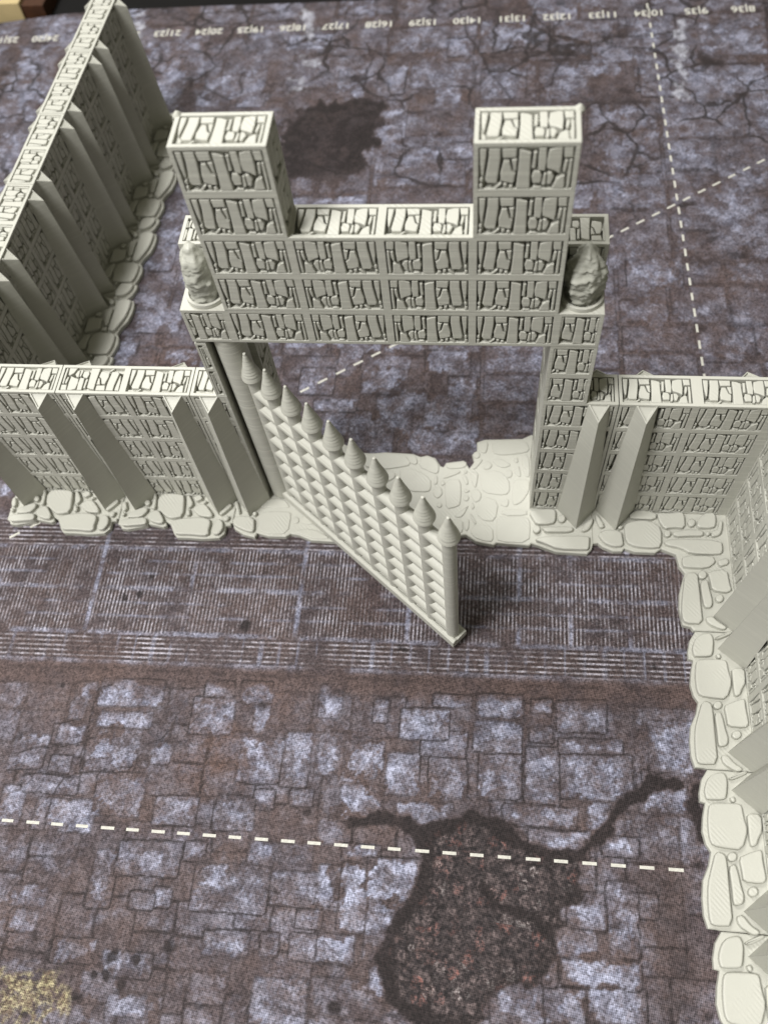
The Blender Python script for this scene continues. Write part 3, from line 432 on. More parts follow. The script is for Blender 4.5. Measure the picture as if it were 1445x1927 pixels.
def face_grid(mb, P, rect, holes, m, d):
    """one face of a printed wall: P(u, v, depth) -> point; each hole is a recessed panel inside rect"""
    us = sorted({rect[0], rect[2], *[h[0] + m for h in holes], *[h[2] - m for h in holes]})
    vs = sorted({rect[1], rect[3], *[h[1] + m for h in holes], *[h[3] - m for h in holes]})
    def inside(u, v):
        return any(h[0] + m < u < h[2] - m and h[1] + m < v < h[3] - m for h in holes)
    for i in range(len(us) - 1):
        for j in range(len(vs) - 1):
            if us[i + 1] - us[i] < 1e-5 or vs[j + 1] - vs[j] < 1e-5:
                continue
            if not inside((us[i] + us[i + 1]) / 2, (vs[j] + vs[j + 1]) / 2):
                mb.quad(P(us[i], vs[j], 0), P(us[i + 1], vs[j], 0), P(us[i + 1], vs[j + 1], 0), P(us[i], vs[j + 1], 0))
    for h in holes:
        a, b, c, e = h[0] + m, h[1] + m, h[2] - m, h[3] - m
        o = [(a, b), (c, b), (c, e), (a, e)]
        mb.quad(*[P(u, v, d) for u, v in o])
        for i in range(4):
            p, q = o[i], o[(i + 1) % 4]
            mb.quad(P(p[0], p[1], 0), P(q[0], q[1], 0), P(q[0], q[1], d), P(p[0], p[1], d))
MARG, DEEP = 0.047, 0.11
FACES = {  # face: (u axis, v axis, outward normal)
    '-y': ((1, 0, 0), (0, 0, 1), (0, -1, 0)), '+y': ((-1, 0, 0), (0, 0, 1), (0, 1, 0)),
    '+x': ((0, 1, 0), (0, 0, 1), (1, 0, 0)), '-x': ((0, -1, 0), (0, 0, 1), (-1, 0, 0)),
    '+z': ((1, 0, 0), (0, 1, 0), (0, 0, 1)), '-z': ((1, 0, 0), (0, -1, 0), (0, 0, -1))}
def wall_box(mb, x0, x1, y0, y1, z0, z1, panels, cells, faces='all', marg=MARG):
    """box whose faces carry recessed panels; panels: {face: [(umin, vmin, umax, vmax)]} in box axes. Adds each panel's frame to cells."""
    lo, hi = Vector((x0, y0, z0)), Vector((x1, y1, z1))
    ctr = (lo + hi) / 2
    for fn, (ua, va, na) in FACES.items():
        if faces != 'all' and fn not in faces:
            continue
        ua, va, na = Vector(ua), Vector(va), Vector(na)
        def span(ax):
            p, q = lo.dot(ax), hi.dot(ax)
            return min(p, q), max(p, q)
        (u0, u1), (v0, v1) = span(ua), span(va)
        nd = max(lo.dot(na), hi.dot(na))
        P = lambda u, v, d, ua=ua, va=va, na=na, nd=nd: ua * u + va * v + na * (nd - d)
        holes = panels.get(fn, [])
        rects = []
        for h in holes:
            us = sorted((Vector((h[0], h[0], h[0])).dot(ua), Vector((h[2], h[2], h[2])).dot(ua)))
            rects.append((us[0], h[1], us[1], h[3]) if fn != '-z' else h[:4])
        face_grid(mb, P, (u0, v0, u1, v1), rects, marg, DEEP)
        for h, r in zip(holes, rects):
            org = P(r[0] + marg, r[1] + marg, 0)
            M = Matrix((ua.to_4d(), va.to_4d(), na.to_4d(), org.to_4d())).transposed()
            for i in range(3):
                M[3][i] = 0
            M[3][3] = 1
            opt = h[4] if len(h) > 4 else {}
            cells.append((M, r[2] - r[0] - 2 * marg, r[3] - r[1] - 2 * marg, opt))

STONE_CACHE = {}
def stone_poly(k, W, H, opt):
    lo, hi = opt.get('clip', (0.0, 1.0))
    p = MOTIF[k]
    if (lo, hi) != (0.0, 1.0):
        p = clip_u(p, lo, hi)
        if not p:
            return None
        p = [((u - lo) / (hi - lo), v) for u, v in p]
    if opt.get('mir'):
        p = [(1 - u, v) for u, v in p]
    if opt.get('rot'):
        p = [(1 - u, 1 - v) for u, v in p]
    p = ccw([(u * W, v * H) for u, v in p])
    q = []
    for a in p:
        if not q or (Vector(a) - Vector(q[-1])).length > 0.008:
            q.append(a)
    if len(q) < 3 or area2(q) < 0.0012:
        return None
    return q
def stone_mesh(k, W, H, opt):
    key = (k, round(W, 3), round(H, 3), opt.get('clip'), opt.get('mir'), opt.get('rot'))
    if key not in STONE_CACHE:
        p = stone_poly(k, W, H, opt)
        if p is None:
            STONE_CACHE[key] = None
        else:
            mb = MB()
            slab_stone(mb, inset(p, -0.002), -DEEP, -0.003, 0.007)
            me = mb.mesh('stone', M_PLA, weld=False)
            STONE_CACHE[key] = (me, area2(p), (sum(x for x, y in p) / len(p), sum(y for x, y in p) / len(p)))
    return STONE_CACHE[key]

def in_frame(p, pad=40):
    u, v = to_photo(p)
    return -pad < u < PW + pad and -pad < v < PH + pad
def stone_size_px(world_m, area):
    c = world_m @ Vector((0, 0, 0))
    d = (Vector(CAM_P) - c)
    nrm = (world_m.to_3x3() @ Vector((0, 0, 1))).normalized()
    cosv = max(0.0, nrm.dot(d.normalized()))
    return math.sqrt(area * cosv) * CAM_F / d.length
def lay_stones(root_m, part, part_m, cells, pool, skip=None):
    """collect stones of a part; (priority, mesh, local matrix, part)"""
    for M, W, H, opt in cells:
        if opt.get('empty'):
            continue
        for k in range(len(MOTIF)):
            got = stone_mesh(k, W, H, opt)
            if not got:
                continue
            me, ar, (cx, cy) = got
            ctr = part_m @ (M @ Vector((cx, cy, 0)))
            if skip and skip(ctr):
                continue
            wc = root_m @ ctr
            wm = root_m @ part_m @ M @ Matrix.Translation((cx, cy, 0))
            size = stone_size_px(wm, ar) if in_frame(wc) else 0.0
            pool.append((size, me, M, part))
def emit_stones(pool, limit=290, min_px=8.0):
    pool.sort(key=lambda t: -t[0])
    rest = {}
    for i, (size, me, M, part) in enumerate(pool):
        if i < limit and size >= min_px:
            link('stone', me, part, M)
        else:
            rest.setdefault(part.name, (part, []))[1].append((me, M))
    for part, items in rest.values():
        mb = MB()
        for me, M in items:
            mb.add([M @ v.co for v in me.vertices], [tuple(p.vertices) for p in me.polygons])
        o = link('stone_infill', mb.mesh('stone_infill', M_PLA, weld=False), part)
        o['kind'] = 'stuff'

def prism(mb, poly, z0, z1, ch=0.012):
    poly = ccw(poly)
    n = len(poly)
    top = inset(poly, ch)
    vs = [(x, y, z0) for x, y in poly] + [(x, y, z1 - ch) for x, y in poly] + [(x, y, z1) for x, y in top]
    fs = [tuple(range(n - 1, -1, -1)), tuple(range(2 * n, 3 * n))]
    for i in range(n):
        j = (i + 1) % n
        fs += [(i, j, n + j, n + i), (n + i, n + j, 2 * n + j, 2 * n + i)]
    mb.add(vs, fs)
def lathe(mb, prof, seg=20, c=(0, 0, 0)):
    n = len(prof)
    vs, fs = [], []
    for i in range(seg):
        a = 2 * math.pi * i / seg
        for r, z in prof:
            vs.append((c[0] + r * math.cos(a), c[1] + r * math.sin(a), c[2] + z))
    for i in range(seg):
        j = (i + 1) % seg
        for k in range(n - 1):
            fs.append((i * n + k, j * n + k, j * n + k + 1, i * n + k + 1))
    mb.add(vs, fs)
def buttress_mesh(h=2.95, back=False):
    mb = MB()
    s = -1.0
    A, B, C = (-.30, 0.01, 0), (.30, 0.01, 0), (0, s * .35, 0)
    a, b, c = (-.145, 0.01, h - .012), (.145, 0.01, h - .012), (0, s * .205, h - .150)
    mid = lambda p, q, t: tuple(p[i] + (q[i] - p[i]) * t for i in range(3))
    N = 6
    L = [mid(A, a, i / N) for i in range(N + 1)]
    R = [mid(B, b, i / N) for i in range(N + 1)]
    E_ = [mid(C, c, i / N) for i in range(N + 1)]
    for i in range(N):
        mb.quad(L[i], E_[i], E_[i + 1], L[i + 1])
        mb.quad(E_[i], R[i], R[i + 1], E_[i + 1])
    # sloping cap with a small raised rim
    g = [(p[0] * .93 + 0, p[1] * .86, p[2]) for p in (a, b, c)]
    cen = tuple(sum(q[i] for q in (a, b, c)) / 3 for i in range(3))
    ins = [mid(p, cen, .22) for p in (a, b, c)]
    dn = Vector((0, .012, -.016))
    ins2 = [tuple(Vector(p) + dn) for p in ins]
    o = (a, b, c)
    for i in range(3):
        j = (i + 1) % 3
        mb.quad(o[i], o[j], ins[j], ins[i])
        mb.quad(ins[i], ins[j], ins2[j], ins2[i])
    mb.quad(*ins2)
    return mb.mesh('buttress', M_BUTT)
BUTT = buttress_mesh()
H = 0.59
WALL_H = 5 * H
def butt_skip(xs, y_front=0.0):
    def f(c):
        if c.z > WALL_H - 0.06:
            return False
        hw = 0.30 + (0.145 - 0.30) * c.z / WALL_H
        return any(abs(c.x - x) < hw - 0.03 for x in xs)
    return f
PAVE_CACHE = {}
def paving(parent, polys, key, z0, z1, ch, smooth_it=1, root_m=None):
    for i, p in enumerate(polys):
        if area2(ccw(p)) < 0.0008:
            continue
        k = (key, i)
        if k not in PAVE_CACHE:
            mb = MB()
            slab_stone(mb, chaikin(ccw(p), smooth_it, 0.22), z0, z1, ch, flare=0.004)
            PAVE_CACHE[k] = mb.mesh('paving_stone', M_PLA, weld=False)
        link('paving_stone', PAVE_CACHE[k], parent)

# ------------------------------------------------------------------ setting: table, far things, mat
def box_mesh(name, lo, hi, mat):
    mb = MB()
    x0, y0, z0 = lo
    x1, y1, z1 = hi
    mb.add([(x0, y0, z0), (x1, y0, z0), (x1, y1, z0), (x0, y1, z0), (x0, y0, z1), (x1, y0, z1), (x1, y1, z1), (x0, y1, z1)],
           [(0, 3, 2, 1), (4, 5, 6, 7), (0, 1, 5, 4), (1, 2, 6, 5), (2, 3, 7, 6), (3, 0, 4, 7)])
    return mb.mesh(name, mat)
tag(link('table', box_mesh('table', (-40, -30, -2.0), (40, 60, -0.25), M_TABLE)), kind='structure')

MAT_Z = -0.1
def value_noise(x, y, f, seed):
    rs = np.random.RandomState(seed)
    T = rs.rand(128, 128)
    X, Y = x * f + 500, y * f + 500
    xi, yi = np.floor(X).astype(int), np.floor(Y).astype(int)
    tx, ty = X - xi, Y - yi
    tx, ty = tx * tx * (3 - 2 * tx), ty * ty * (3 - 2 * ty)
    a, b = T[xi % 128, yi % 128], T[(xi + 1) % 128, yi % 128]
    c, d = T[xi % 128, (yi + 1) % 128], T[(xi + 1) % 128, (yi + 1) % 128]
    return (a * (1 - tx) + b * tx) * (1 - ty) + (c * (1 - tx) + d * tx) * ty
def sstep(a, b, x):
    t = np.clip((x - a) / (b - a), 0, 1)
    return t * t * (3 - 2 * t)
def poly_dist(px, py, poly, closed=True):
    """signed distance (negative inside) to a polygon, or distance to an open line"""
    n = len(poly)
    d = np.full(px.shape, 1e9)
    ins = np.zeros(px.shape, bool)
    for i in range(n if closed else n - 1):
        ax, ay = poly[i]
        bx, by = poly[(i + 1) % n]
        ex, ey = bx - ax, by - ay
        t = np.clip(((px - ax) * ex + (py - ay) * ey) / (ex * ex + ey * ey + 1e-12), 0, 1)
        d = np.minimum(d, np.hypot(px - ax - t * ex, py - ay - t * ey))
        if closed and abs(by - ay) > 1e-9:
            c = ((ay > py) != (by > py)) & (px < (bx - ax) * (py - ay) / (by - ay) + ax)
            ins ^= c
    return np.where(ins, -d, d) if closed else d

def build_mat():
    def axis(segs):
        a = []
        for lo, hi, st in segs:
            a += list(np.arange(lo, hi - 1e-6, st))
        return np.array(a + [segs[-1][1]])
    xs = axis([(-13.5, -8, .09), (-8, -5.4, .045), (-5.4, 5.4, .023), (5.4, 8, .05), (8, 12, .12)])
    ys = axis([(-9.0, -8.2, .08), (-8.2, -0.4, .023), (-0.4, 4, .045), (4, 14.32, .06)])
    gx, gy = np.meshgrid(xs, ys)
    sh = gx.shape
    n1 = value_noise(gx, gy, 1.7, 1); n2 = value_noise(gx, gy, 4.3, 2); n3 = value_noise(gx, gy, 9.5, 3); n4 = value_noise(gx, gy, 21.0, 13); n0 = value_noise(gx, gy, .55, 14)
    jx = (value_noise(gx, gy, 3.1, 4) - .5) * .10 + (n3 - .5) * .05
    jy = (value_noise(gx, gy, 3.1, 5) - .5) * .10 + (value_noise(gx, gy, 9.5, 6) - .5) * .05
    fx = gx + (n3 - .5) * .022 + (n1 - .5) * .035
    fy = gy - 0.02 * gx + (value_noise(gx, gy, 9.5, 16) - .5) * .022 + (value_noise(gx, gy, 2.1, 17) - .5) * .035
    jc = (value_noise(gx, gy, 6.0, 18) - .5) * .16 + (n4 - .5) * .07
    light = np.zeros(sh); dark = np.zeros(sh); rust = np.zeros(sh); rub = np.zeros(sh)
    yel = np.zeros(sh); white = np.zeros(sh)
    rng = random.Random(5)
    cover = np.zeros(sh)
    def slab(x0, y0, x1, y1, w, joint=0.55, rag=1.0):
        i0, i1 = np.searchsorted(xs, [x0 - .15, x1 + .15])
        k0, k1 = np.searchsorted(ys, [y0 + .02 * x0 - .25, y1 + .02 * x1 + .25])
        if i1 <= i0 or k1 <= k0:
            return
        S = (slice(k0, k1), slice(i0, i1))
        X, Y = fx[S], fy[S]
        r = min(.028, .3 * (x1 - x0), .3 * (y1 - y0))
        dx = np.abs(X - (x0 + x1) / 2) - (x1 - x0) / 2 + r
        dy = np.abs(Y - (y0 + y1) / 2) - (y1 - y0) / 2 + r
        d = np.hypot(np.maximum(dx, 0), np.maximum(dy, 0)) + np.minimum(np.maximum(dx, dy), 0) - r
        size = min(x1 - x0, y1 - y0)
        er = (.55 * n2[S] + .3 * n1[S] + .3 * n3[S] + .25 * n4[S] - .70 + (rng.random() - .5) * .16) * size * 1.25 * rag
        tone = .55 + .6 * sstep(.3, .7, .5 * n2[S] + .3 * n3[S] + .2 * n4[S])
        light[S] = np.maximum(light[S], w * sstep(0.010, -.05, d - np.minimum(-er, .03)) * tone)
        if joint:
            dark[S] = np.maximum(dark[S], joint * sstep(.021, .006, np.abs(d - .014)) * (.45 + .55 * sstep(.3, .6, n1[S])) * (1 - cover[S]))
        cover[S] = np.maximum(cover[S], (d < .0))
    # random ashlar everywhere outside the grate
    def split(x0, y0, x1, y1, big):
        w, h = x1 - x0, y1 - y0
        if (w > big * 1.5 or h > big * 1.1) and max(w, h) > big * .55:
            if w > h * rng.uniform(.8, 1.4):
                t = x0 + w * rng.uniform(.35, .65)
                split(x0, y0, t, y1, big); split(t, y0, x1, y1, big)
            else:
                t = y0 + h * rng.uniform(.35, .65)
                split(x0, y0, x1, t, big); split(x0, t, x1, y1, big)
        else:
            cells.append((x0, y0, x1, y1))
    cells = []
    split(-13.5, 0.0, 12, 5.5, 1.0)
    split(-13.5, 5.5, 12, 14.6, 1.5)
    split(-13.5, -9, 12, -3.25, .72)
    boxes = []
    for q in PATCH:
        c = q[:4]
        X0, X1 = sorted(((c[0][0] + c[3][0]) / 2, (c[1][0] + c[2][0]) / 2))
        ys_ = [p[1] - .02 * p[0] for p in c]
        Y1, Y0 = (ys_[0] + ys_[1]) / 2, (ys_[2] + ys_[3]) / 2
        boxes.append((X0, min(Y0, Y1), X1, max(Y0, Y1), q[4]))
    for b in boxes:
        slab(b[0] - .02, b[1] - .02, b[2] + .02, b[3] + .02, min(1.0, b[4] * rng.uniform(.85, 1.15)), .85, 1.05)
    for x0, y0, x1, y1 in cells:
        cx, cy = (x0 + x1) / 2, (y0 + y1) / 2
        far = cy > 0
        gp = .05 if far else .02
        ov = sum(max(0, min(x1, b[2]) - max(x0, b[0])) * max(0, min(y1, b[3]) - max(y0, b[1])) for b in boxes) / ((x1 - x0) * (y1 - y0))
        if ov > .6:
            continue
        slab(x0 + gp, y0 + gp, x1 - gp, y1 - gp, (rng.random() ** 1.1) * (.95 if far else .45) * (1 - ov), .7 if far else .75, 1.25)
    # broad mottling of worn paint between the slabs
    mot = .40 * n1 + .30 * n0 + .30 * n2 + .15 * n3 + .12 * n4
    light = np.maximum(light, (.30 + .12 * (gy > 0)) * sstep(.62, .84, mot))
    ym = gy - 0.02 * gx
    zv = sstep(-2.40, -2.36, ym) * sstep(-.86, -.90, ym)
    zh = sstep(-2.87, -2.84, ym) * sstep(-2.40, -2.44, ym) + sstep(-.88, -.85, ym) * sstep(-.33, -.36, ym)
    fade = .55 + .6 * sstep(.25, .7, n1)
    zv *= fade; zh *= fade
    light *= 1 - np.clip(zv + zh, 0, 1) * .9
    for y in (-1.115, -1.347, -1.868, -2.098):
        light = np.maximum(light, .50 * sstep(.032, .012, np.abs(ym - y)) * sstep(.33, .52, n2 * .4 + n1 * .6))
    for y, w in ((-1.61, .62), (-.885, .6), (-2.385, .6), (-2.87, .35)):
        light = np.maximum(light, w * sstep(.055, .02, np.abs(ym - y) + (n3 - .5) * .02) * sstep(.25, .5, n2 * .5 + n1 * .5))
    band = (ym < -.4) & (ym > -2.37)
    for x in (-6.8, -5.1, -3.487, -1.66, .1, 1.815, 2.612, 3.5):
        s = sstep(.05, .02, np.abs(gx - x)) * sstep(.2, .55, value_noise(gx, gy, 2.2, int(x * 10) + 300)) * band
        light = np.maximum(light, .8 * s)
        zv *= 1 - .8 * s
    hb = (ym < -2.37) & (ym > -2.86)
    for i in range(60):
        x = -8 + i * .292
        wd = .05 if i % 6 == 2 else .022
        light = np.maximum(light, .6 * sstep(wd, wd * .4, np.abs(gx - x)) * hb * sstep(.25, .5, n1))
    rb = sstep(-3.38, -3.10, ym + (n2 - .5) * .25) * sstep(-2.84, -2.98, ym)
    rust = np.maximum(rust, rb * .38)
    dark = np.maximum(dark, .45 * sstep(.05, .0, np.abs(ym + 3.0)) * sstep(.3, .7, n2))
    light *= 1 - rb
    for cx, cy, r, w in ((-2.6, -4.29, .75, .9), (-2.0, -3.4, .6, .6), (-4.7, -2.93, .8, .5), (2.0, -3.1, 1.0, .5), (-4.65, 2.7, .9, .7), (-.5, -2.0, .8, .45), (-2.4, -1.2, .5, .5)):
        rust = np.maximum(rust, w * sstep(r, r * .3, np.hypot(gx - cx, gy - cy) + (n2 - .5) * .5))
    # crater, its tendrils, dark corners
    cd = poly_dist(gx + jx * .5, gy + jy * .5, CRATER) + jc
    rub = np.maximum(rub, sstep(.03, -.02, cd))
    light *= 1 - sstep(.05, -.01, cd)
    dark = np.maximum(dark, .6 * sstep(.09, .02, np.abs(cd + .04) + (n2 - .5) * .16))
    for t in TENDRIL:
        d = poly_dist(gx + jx, gy + jy, t, False)
        dark = np.maximum(dark, .92 * sstep(.105, .065, d + jc * .6))
        light *= 1 - .9 * sstep(.16, .08, d + jc * .6)
    dr = poly_dist(gx + jx * 2, gy + jy * 2, DARKR)
    light *= 1 - .85 * sstep(.25, -.3, dr)
    dark = np.maximum(dark, .62 * sstep(.1, -.5, dr) * sstep(.25, .65, n1 * .6 + n2 * .4))
    bd = poly_dist(gx + jx * 2, gy + jy * 2, BLOT) + jc * 1.6
    dark = np.maximum(dark, (.78 + .2 * sstep(.35, .6, n2 * .6 + n3 * .4)) * sstep(.06, -.06, bd) * (1 - .45 * sstep(8.3, 7.9, gy) * sstep(-3.2, -2.4, gx)))
    light *= 1 - .9 * sstep(.10, -.02, bd)
    for cx, cy, r in SPOT:
        d = np.hypot(gx - cx + jx, (gy - cy) * .9 + jy)
        dark = np.maximum(dark, .9 * sstep(r, r * .5, d + (n3 - .5) * .06))
    for k in range(170):
        cx, cy = rng.uniform(-13, 11), rng.uniform(-8.5, 14)
        r = rng.uniform(.03, .10) if cy < 0 else rng.uniform(.05, .22)
        i0, i1 = np.searchsorted(xs, [cx - .5, cx + .5]); k0, k1 = np.searchsorted(ys, [cy - .5, cy + .5])
        S = (slice(k0, k1), slice(i0, i1))
        d = np.hypot(gx[S] - cx + jx[S] * 2, (gy[S] - cy) * 1.4 + jy[S] * 2)
        dark[S] = np.maximum(dark[S], rng.uniform(.4, .9) * sstep(r, r * .4, d + (n3[S] - .5) * .05))
    for c in CRACK:
        d = poly_dist(gx + jx, gy + jy, c, False)
        w = .05 if c[0][1] > 2 else .022
        dark = np.maximum(dark, .8 * sstep(w, w * .3, d))
    yd = poly_dist(gx + jx, gy + jy, YEL)
    yel = sstep(.06, -.10, yd + jc * 2 + (n2 - .5) * .3)
    for wq in WHITE:
        wd = poly_dist(gx + jx * .5, gy + jy * .5, wq)
        white = np.maximum(white, .8 * sstep(.05, -.06, wd + jc * 1.5) * sstep(.3, .55, n2 * .5 + n3 * .5))
    dark = np.maximum(dark, .20 * sstep(1.0, 8.0, gy) * (.7 + .3 * n1))  # far half darkened in the colour, standing in for stronger light nearby
    light = np.clip(light, 0, 1); dark = np.clip(dark, 0, 1)
    ny, nx = sh
    co = np.empty((ny * nx, 3), np.float32)
    co[:, 0] = gx.ravel(); co[:, 1] = gy.ravel(); co[:, 2] = MAT_Z
    # the far left edge of the mat runs a little nearer
    idx = np.arange(ny * nx).reshape(ny, nx)
    q = np.stack([idx[:-1, :-1], idx[:-1, 1:], idx[1:, 1:], idx[1:, :-1]], -1).reshape(-1, 4)
    edge_y = np.interp(gx.ravel(), [-13.5, -11.64, -10.95, -9.99, -8.44, -6.07, -3.64, 12], [13.70, 13.82, 13.95, 14.12, 14.22, 14.27, 14.28, 14.5])
    far = co[:, 1] > 13.0
    co[far, 1] = 13.0 + (co[far, 1] - 13.0) * (edge_y[far] - 13.0) / 1.32
    me = bpy.data.meshes.new('play_mat')
    me.vertices.add(ny * nx); me.vertices.foreach_set('co', co.ravel())
    me.loops.add(q.size); me.loops.foreach_set('vertex_index', q.ravel().astype(np.int32))
    me.polygons.add(len(q)); me.polygons.foreach_set('loop_start', np.arange(0, q.size, 4, dtype=np.int32))
    me.update(calc_edges=True)
    for nm, chs in (('print_layout', (light, dark, rust, rub)), ('print_extra', (yel, white, zv, zh))):
        at = me.attributes.new(nm, 'FLOAT_COLOR', 'POINT')
        at.data.foreach_set('color', np.stack([np.clip(c, 0, 1) for c in chs], -1).astype(np.float32).ravel())
    me.materials.append(M_MAT)
    o = link('play_mat', me)
    tag(o, kind='structure')
    # rim of the mat down to the table
    mb = MB()
    ring = [tuple(co[idx[0, i]]) for i in range(nx)] + [tuple(co[idx[j, nx - 1]]) for j in range(1, ny)] + [tuple(co[idx[ny - 1, i]]) for i in range(nx - 2, -1, -1)] + [tuple(co[idx[j, 0]]) for j in range(ny - 2, 0, -1)]
    for i in range(len(ring)):
        a, b_ = ring[i], ring[(i + 1) % len(ring)]
        mb.quad(a, b_, (b_[0], b_[1], -.25), (a[0], a[1], -.25))
    link('mat_edge', mb.mesh('mat_edge', M_TABLE), o)
    return o
mat_o = build_mat()
def dashed(a, b, phase=0.0):
    a, b = Vector(a), Vector(b)
    d = (b - a); L = d.length; d.normalize(); n = Vector((-d.y, d.x)) * .021
    mb = MB()
    t = phase
    rr = random.Random(3)
    while t + .187 < L:
        p, q = a + d * t, a + d * (t + .187 + rr.uniform(-.012, .012))
        mb.quad(*[(v.x, v.y, MAT_Z + .004) for v in (p - n, q - n, q + n, p + n)])
        t += .377
    link('dashed_line', mb.mesh('dashed_line', M_INK), mat_o)
dashed((-5.584 - .377 * 6, -5.455), (4.30, -5.372))
dashed((7.9, 9.25), (-9.3, -2.55))
dashed((4.60, 14.2), (5.02, 2.2))
def number(txt, x, y):
    c = bpy.data.curves.new('number_print', 'FONT')
    c.body = txt
    c.size = .31
    c.align_x, c.align_y = 'CENTER', 'CENTER'
    c.offset = .006
    t = bpy.data.objects.new('number_tmp', c)
    COL.objects.link(t)
    dg = bpy.context.evaluated_depsgraph_get()
    dg.update()
    me = bpy.data.meshes.new_from_object(t.evaluated_get(dg))
    me.name = 'number_print'
    me.materials.clear()
    me.materials.append(M_INK)
    bpy.data.objects.remove(t)
    link('number_print', me, mat_o, Matrix.Translation((x, y, MAT_Z + .004)) @ Matrix.Rotation(math.pi + .022, 4, 'Z'))
for k in range(8, 27):
    x = 6.767 - (k - 8) * 1.0605
    number('%d|%d' % (k, 44 - k), x, 13.50 + (x - 6.767) * .0224)

card = empty('card_box', Matrix.Translation((-12.2, 15.95, -.25)))
tag(card, 'plain beige box with a brown side standing beyond the far left edge of the mat', 'box')
link('body', box_mesh('body', (-3.0, -1.9, 0), (1.15, 2.5, .5), M_CARD), card)
link('side_panel', box_mesh('side_panel', (1.152, -1.85, 0), (1.75, 2.5, .4), M_WOOD), card)

# ------------------------------------------------------------------ wall sections
SLAB_CACHE = {}
def wall_section(name, label, mtx, stones, outline, bx, kind, length=2.0, top_rot=True, group='castle wall sections'):
    root = empty(name, mtx)
    tag(root, label, 'wall', group, 'thing')
    e = 0.006
    panels = {'-y': [], '+z': [], '+y': []}
    for i in range(5):
        z0, z1 = i * H, (i + 1) * H
        for j in range(2):
            o = {'mir': True} if (j == 0 and kind == 'S1') else {}
            panels['-y'].append((j, z0, j + 1, z1, o))
            panels['+y'].append((j, z0, j + 1, z1, {'empty': True}))
    panels['+z'] = [(0, 0, 1, .5, {'rot': True} if kind == 'S1' else {}), (1, 0, 2, .5, {})]
    cells = []
    mb = MB()
    wall_box(mb, 0, 2, 0, .5, 0, WALL_H, panels, cells)
    for i, v in enumerate(mb.v):
        mb.v[i] = (e if v[0] < e else min(v[0], 2 - e), v[1], v[2])
    key = ('wall', kind)
    if key not in SLAB_CACHE:
        SLAB_CACHE[key] = mb.mesh('wall_body', M_PLA)
        sb = MB()
        out = [(min(max(x, .004), 1.996), y) for x, y in outline]
        poly = [(.004, out[0][1])] + out + [(1.996, out[-1][1])] + [(1.996, .5 - out[-1][1])] + [(x, .5 - y) for x, y in reversed(out)] + [(.004, .5 - out[0][1])]
        q = []
        for p in poly:
            if not q or (Vector(p) - Vector(q[-1])).length > .01:
                q.append(p)
        prism(sb, q, MAT_Z + .002, 0.0, .014)
        SLAB_CACHE[('slab', kind)] = sb.mesh('floor_slab', M_PLA)
    body = link('wall_body', SLAB_CACHE[key], root)
    slab = link('floor_slab', SLAB_CACHE[('slab', kind)], root)
    pool = []
    lay_stones(mtx, body, Matrix.Identity(4), cells, pool, butt_skip(bx))
    emit_stones(pool)
    for x in bx:
        link('buttress', BUTT, root, Matrix.Translation((x, 0, 0)))
        link('buttress', BUTT, root, Matrix.Translation((x, .5, 0)) @ Matrix.Rotation(math.pi, 4, 'Z'))
    paving(slab, stones, kind, -.005, .085, .016)
    return root
T = Matrix.Translation
RZ = lambda a: Matrix.Rotation(a, 4, 'Z')
BX = (.285, 1.74)
wall_section('wall_section', 'pale grey wall section joined to the left side of the gatehouse', T((-4.96, 0, 0)), S1, O1, BX, 'S1')
wall_section('wall_section', 'pale grey wall section second left of the gatehouse, cut off by the photo edge', T((-6.96, 0, 0)), S1, O1, BX, 'S1')
BX2 = (.26, 1.75)
LR = ['wall section facing left, joined directly to the near end of the corner wall',
      'wall section facing left, second after the corner wall towards the viewer',
      'wall section facing left, last before the bottom of the photo, mostly cut off']
for i in range(3):
    wall_section('wall_section', LR[i], T((5.08, -2.0 - 2.04 * i, 0)) @ RZ(-math.pi / 2) @ Matrix.Diagonal((1.02, 1, 1, 1)), S2, O2, BX2, 'S2')
LF = ['shaded wall section of the back left row, mostly hidden behind the front wall',
      'dark shaded wall section of the back left row, second from the front wall',
      'shaded wall section of the back left row, third from the front wall',
      'blurred wall section of the back left row, fourth from the front wall',
      'last blurred wall section of the back left row, beside the far edge of the mat']
th = math.pi / 2 - .034
fd = Vector((math.cos(th), math.sin(th)))
for i in range(5):
    y0 = .77 + 1.83 * i
    o = Vector((-6.69 + .034 * (y0 - 2.67), y0))
    wall_section('wall_section', LF[i], T((o.x, o.y, 0)) @ RZ(th) @ Matrix.Diagonal((.915, 1, .96, 1)), S2, O2, BX2, 'S2')

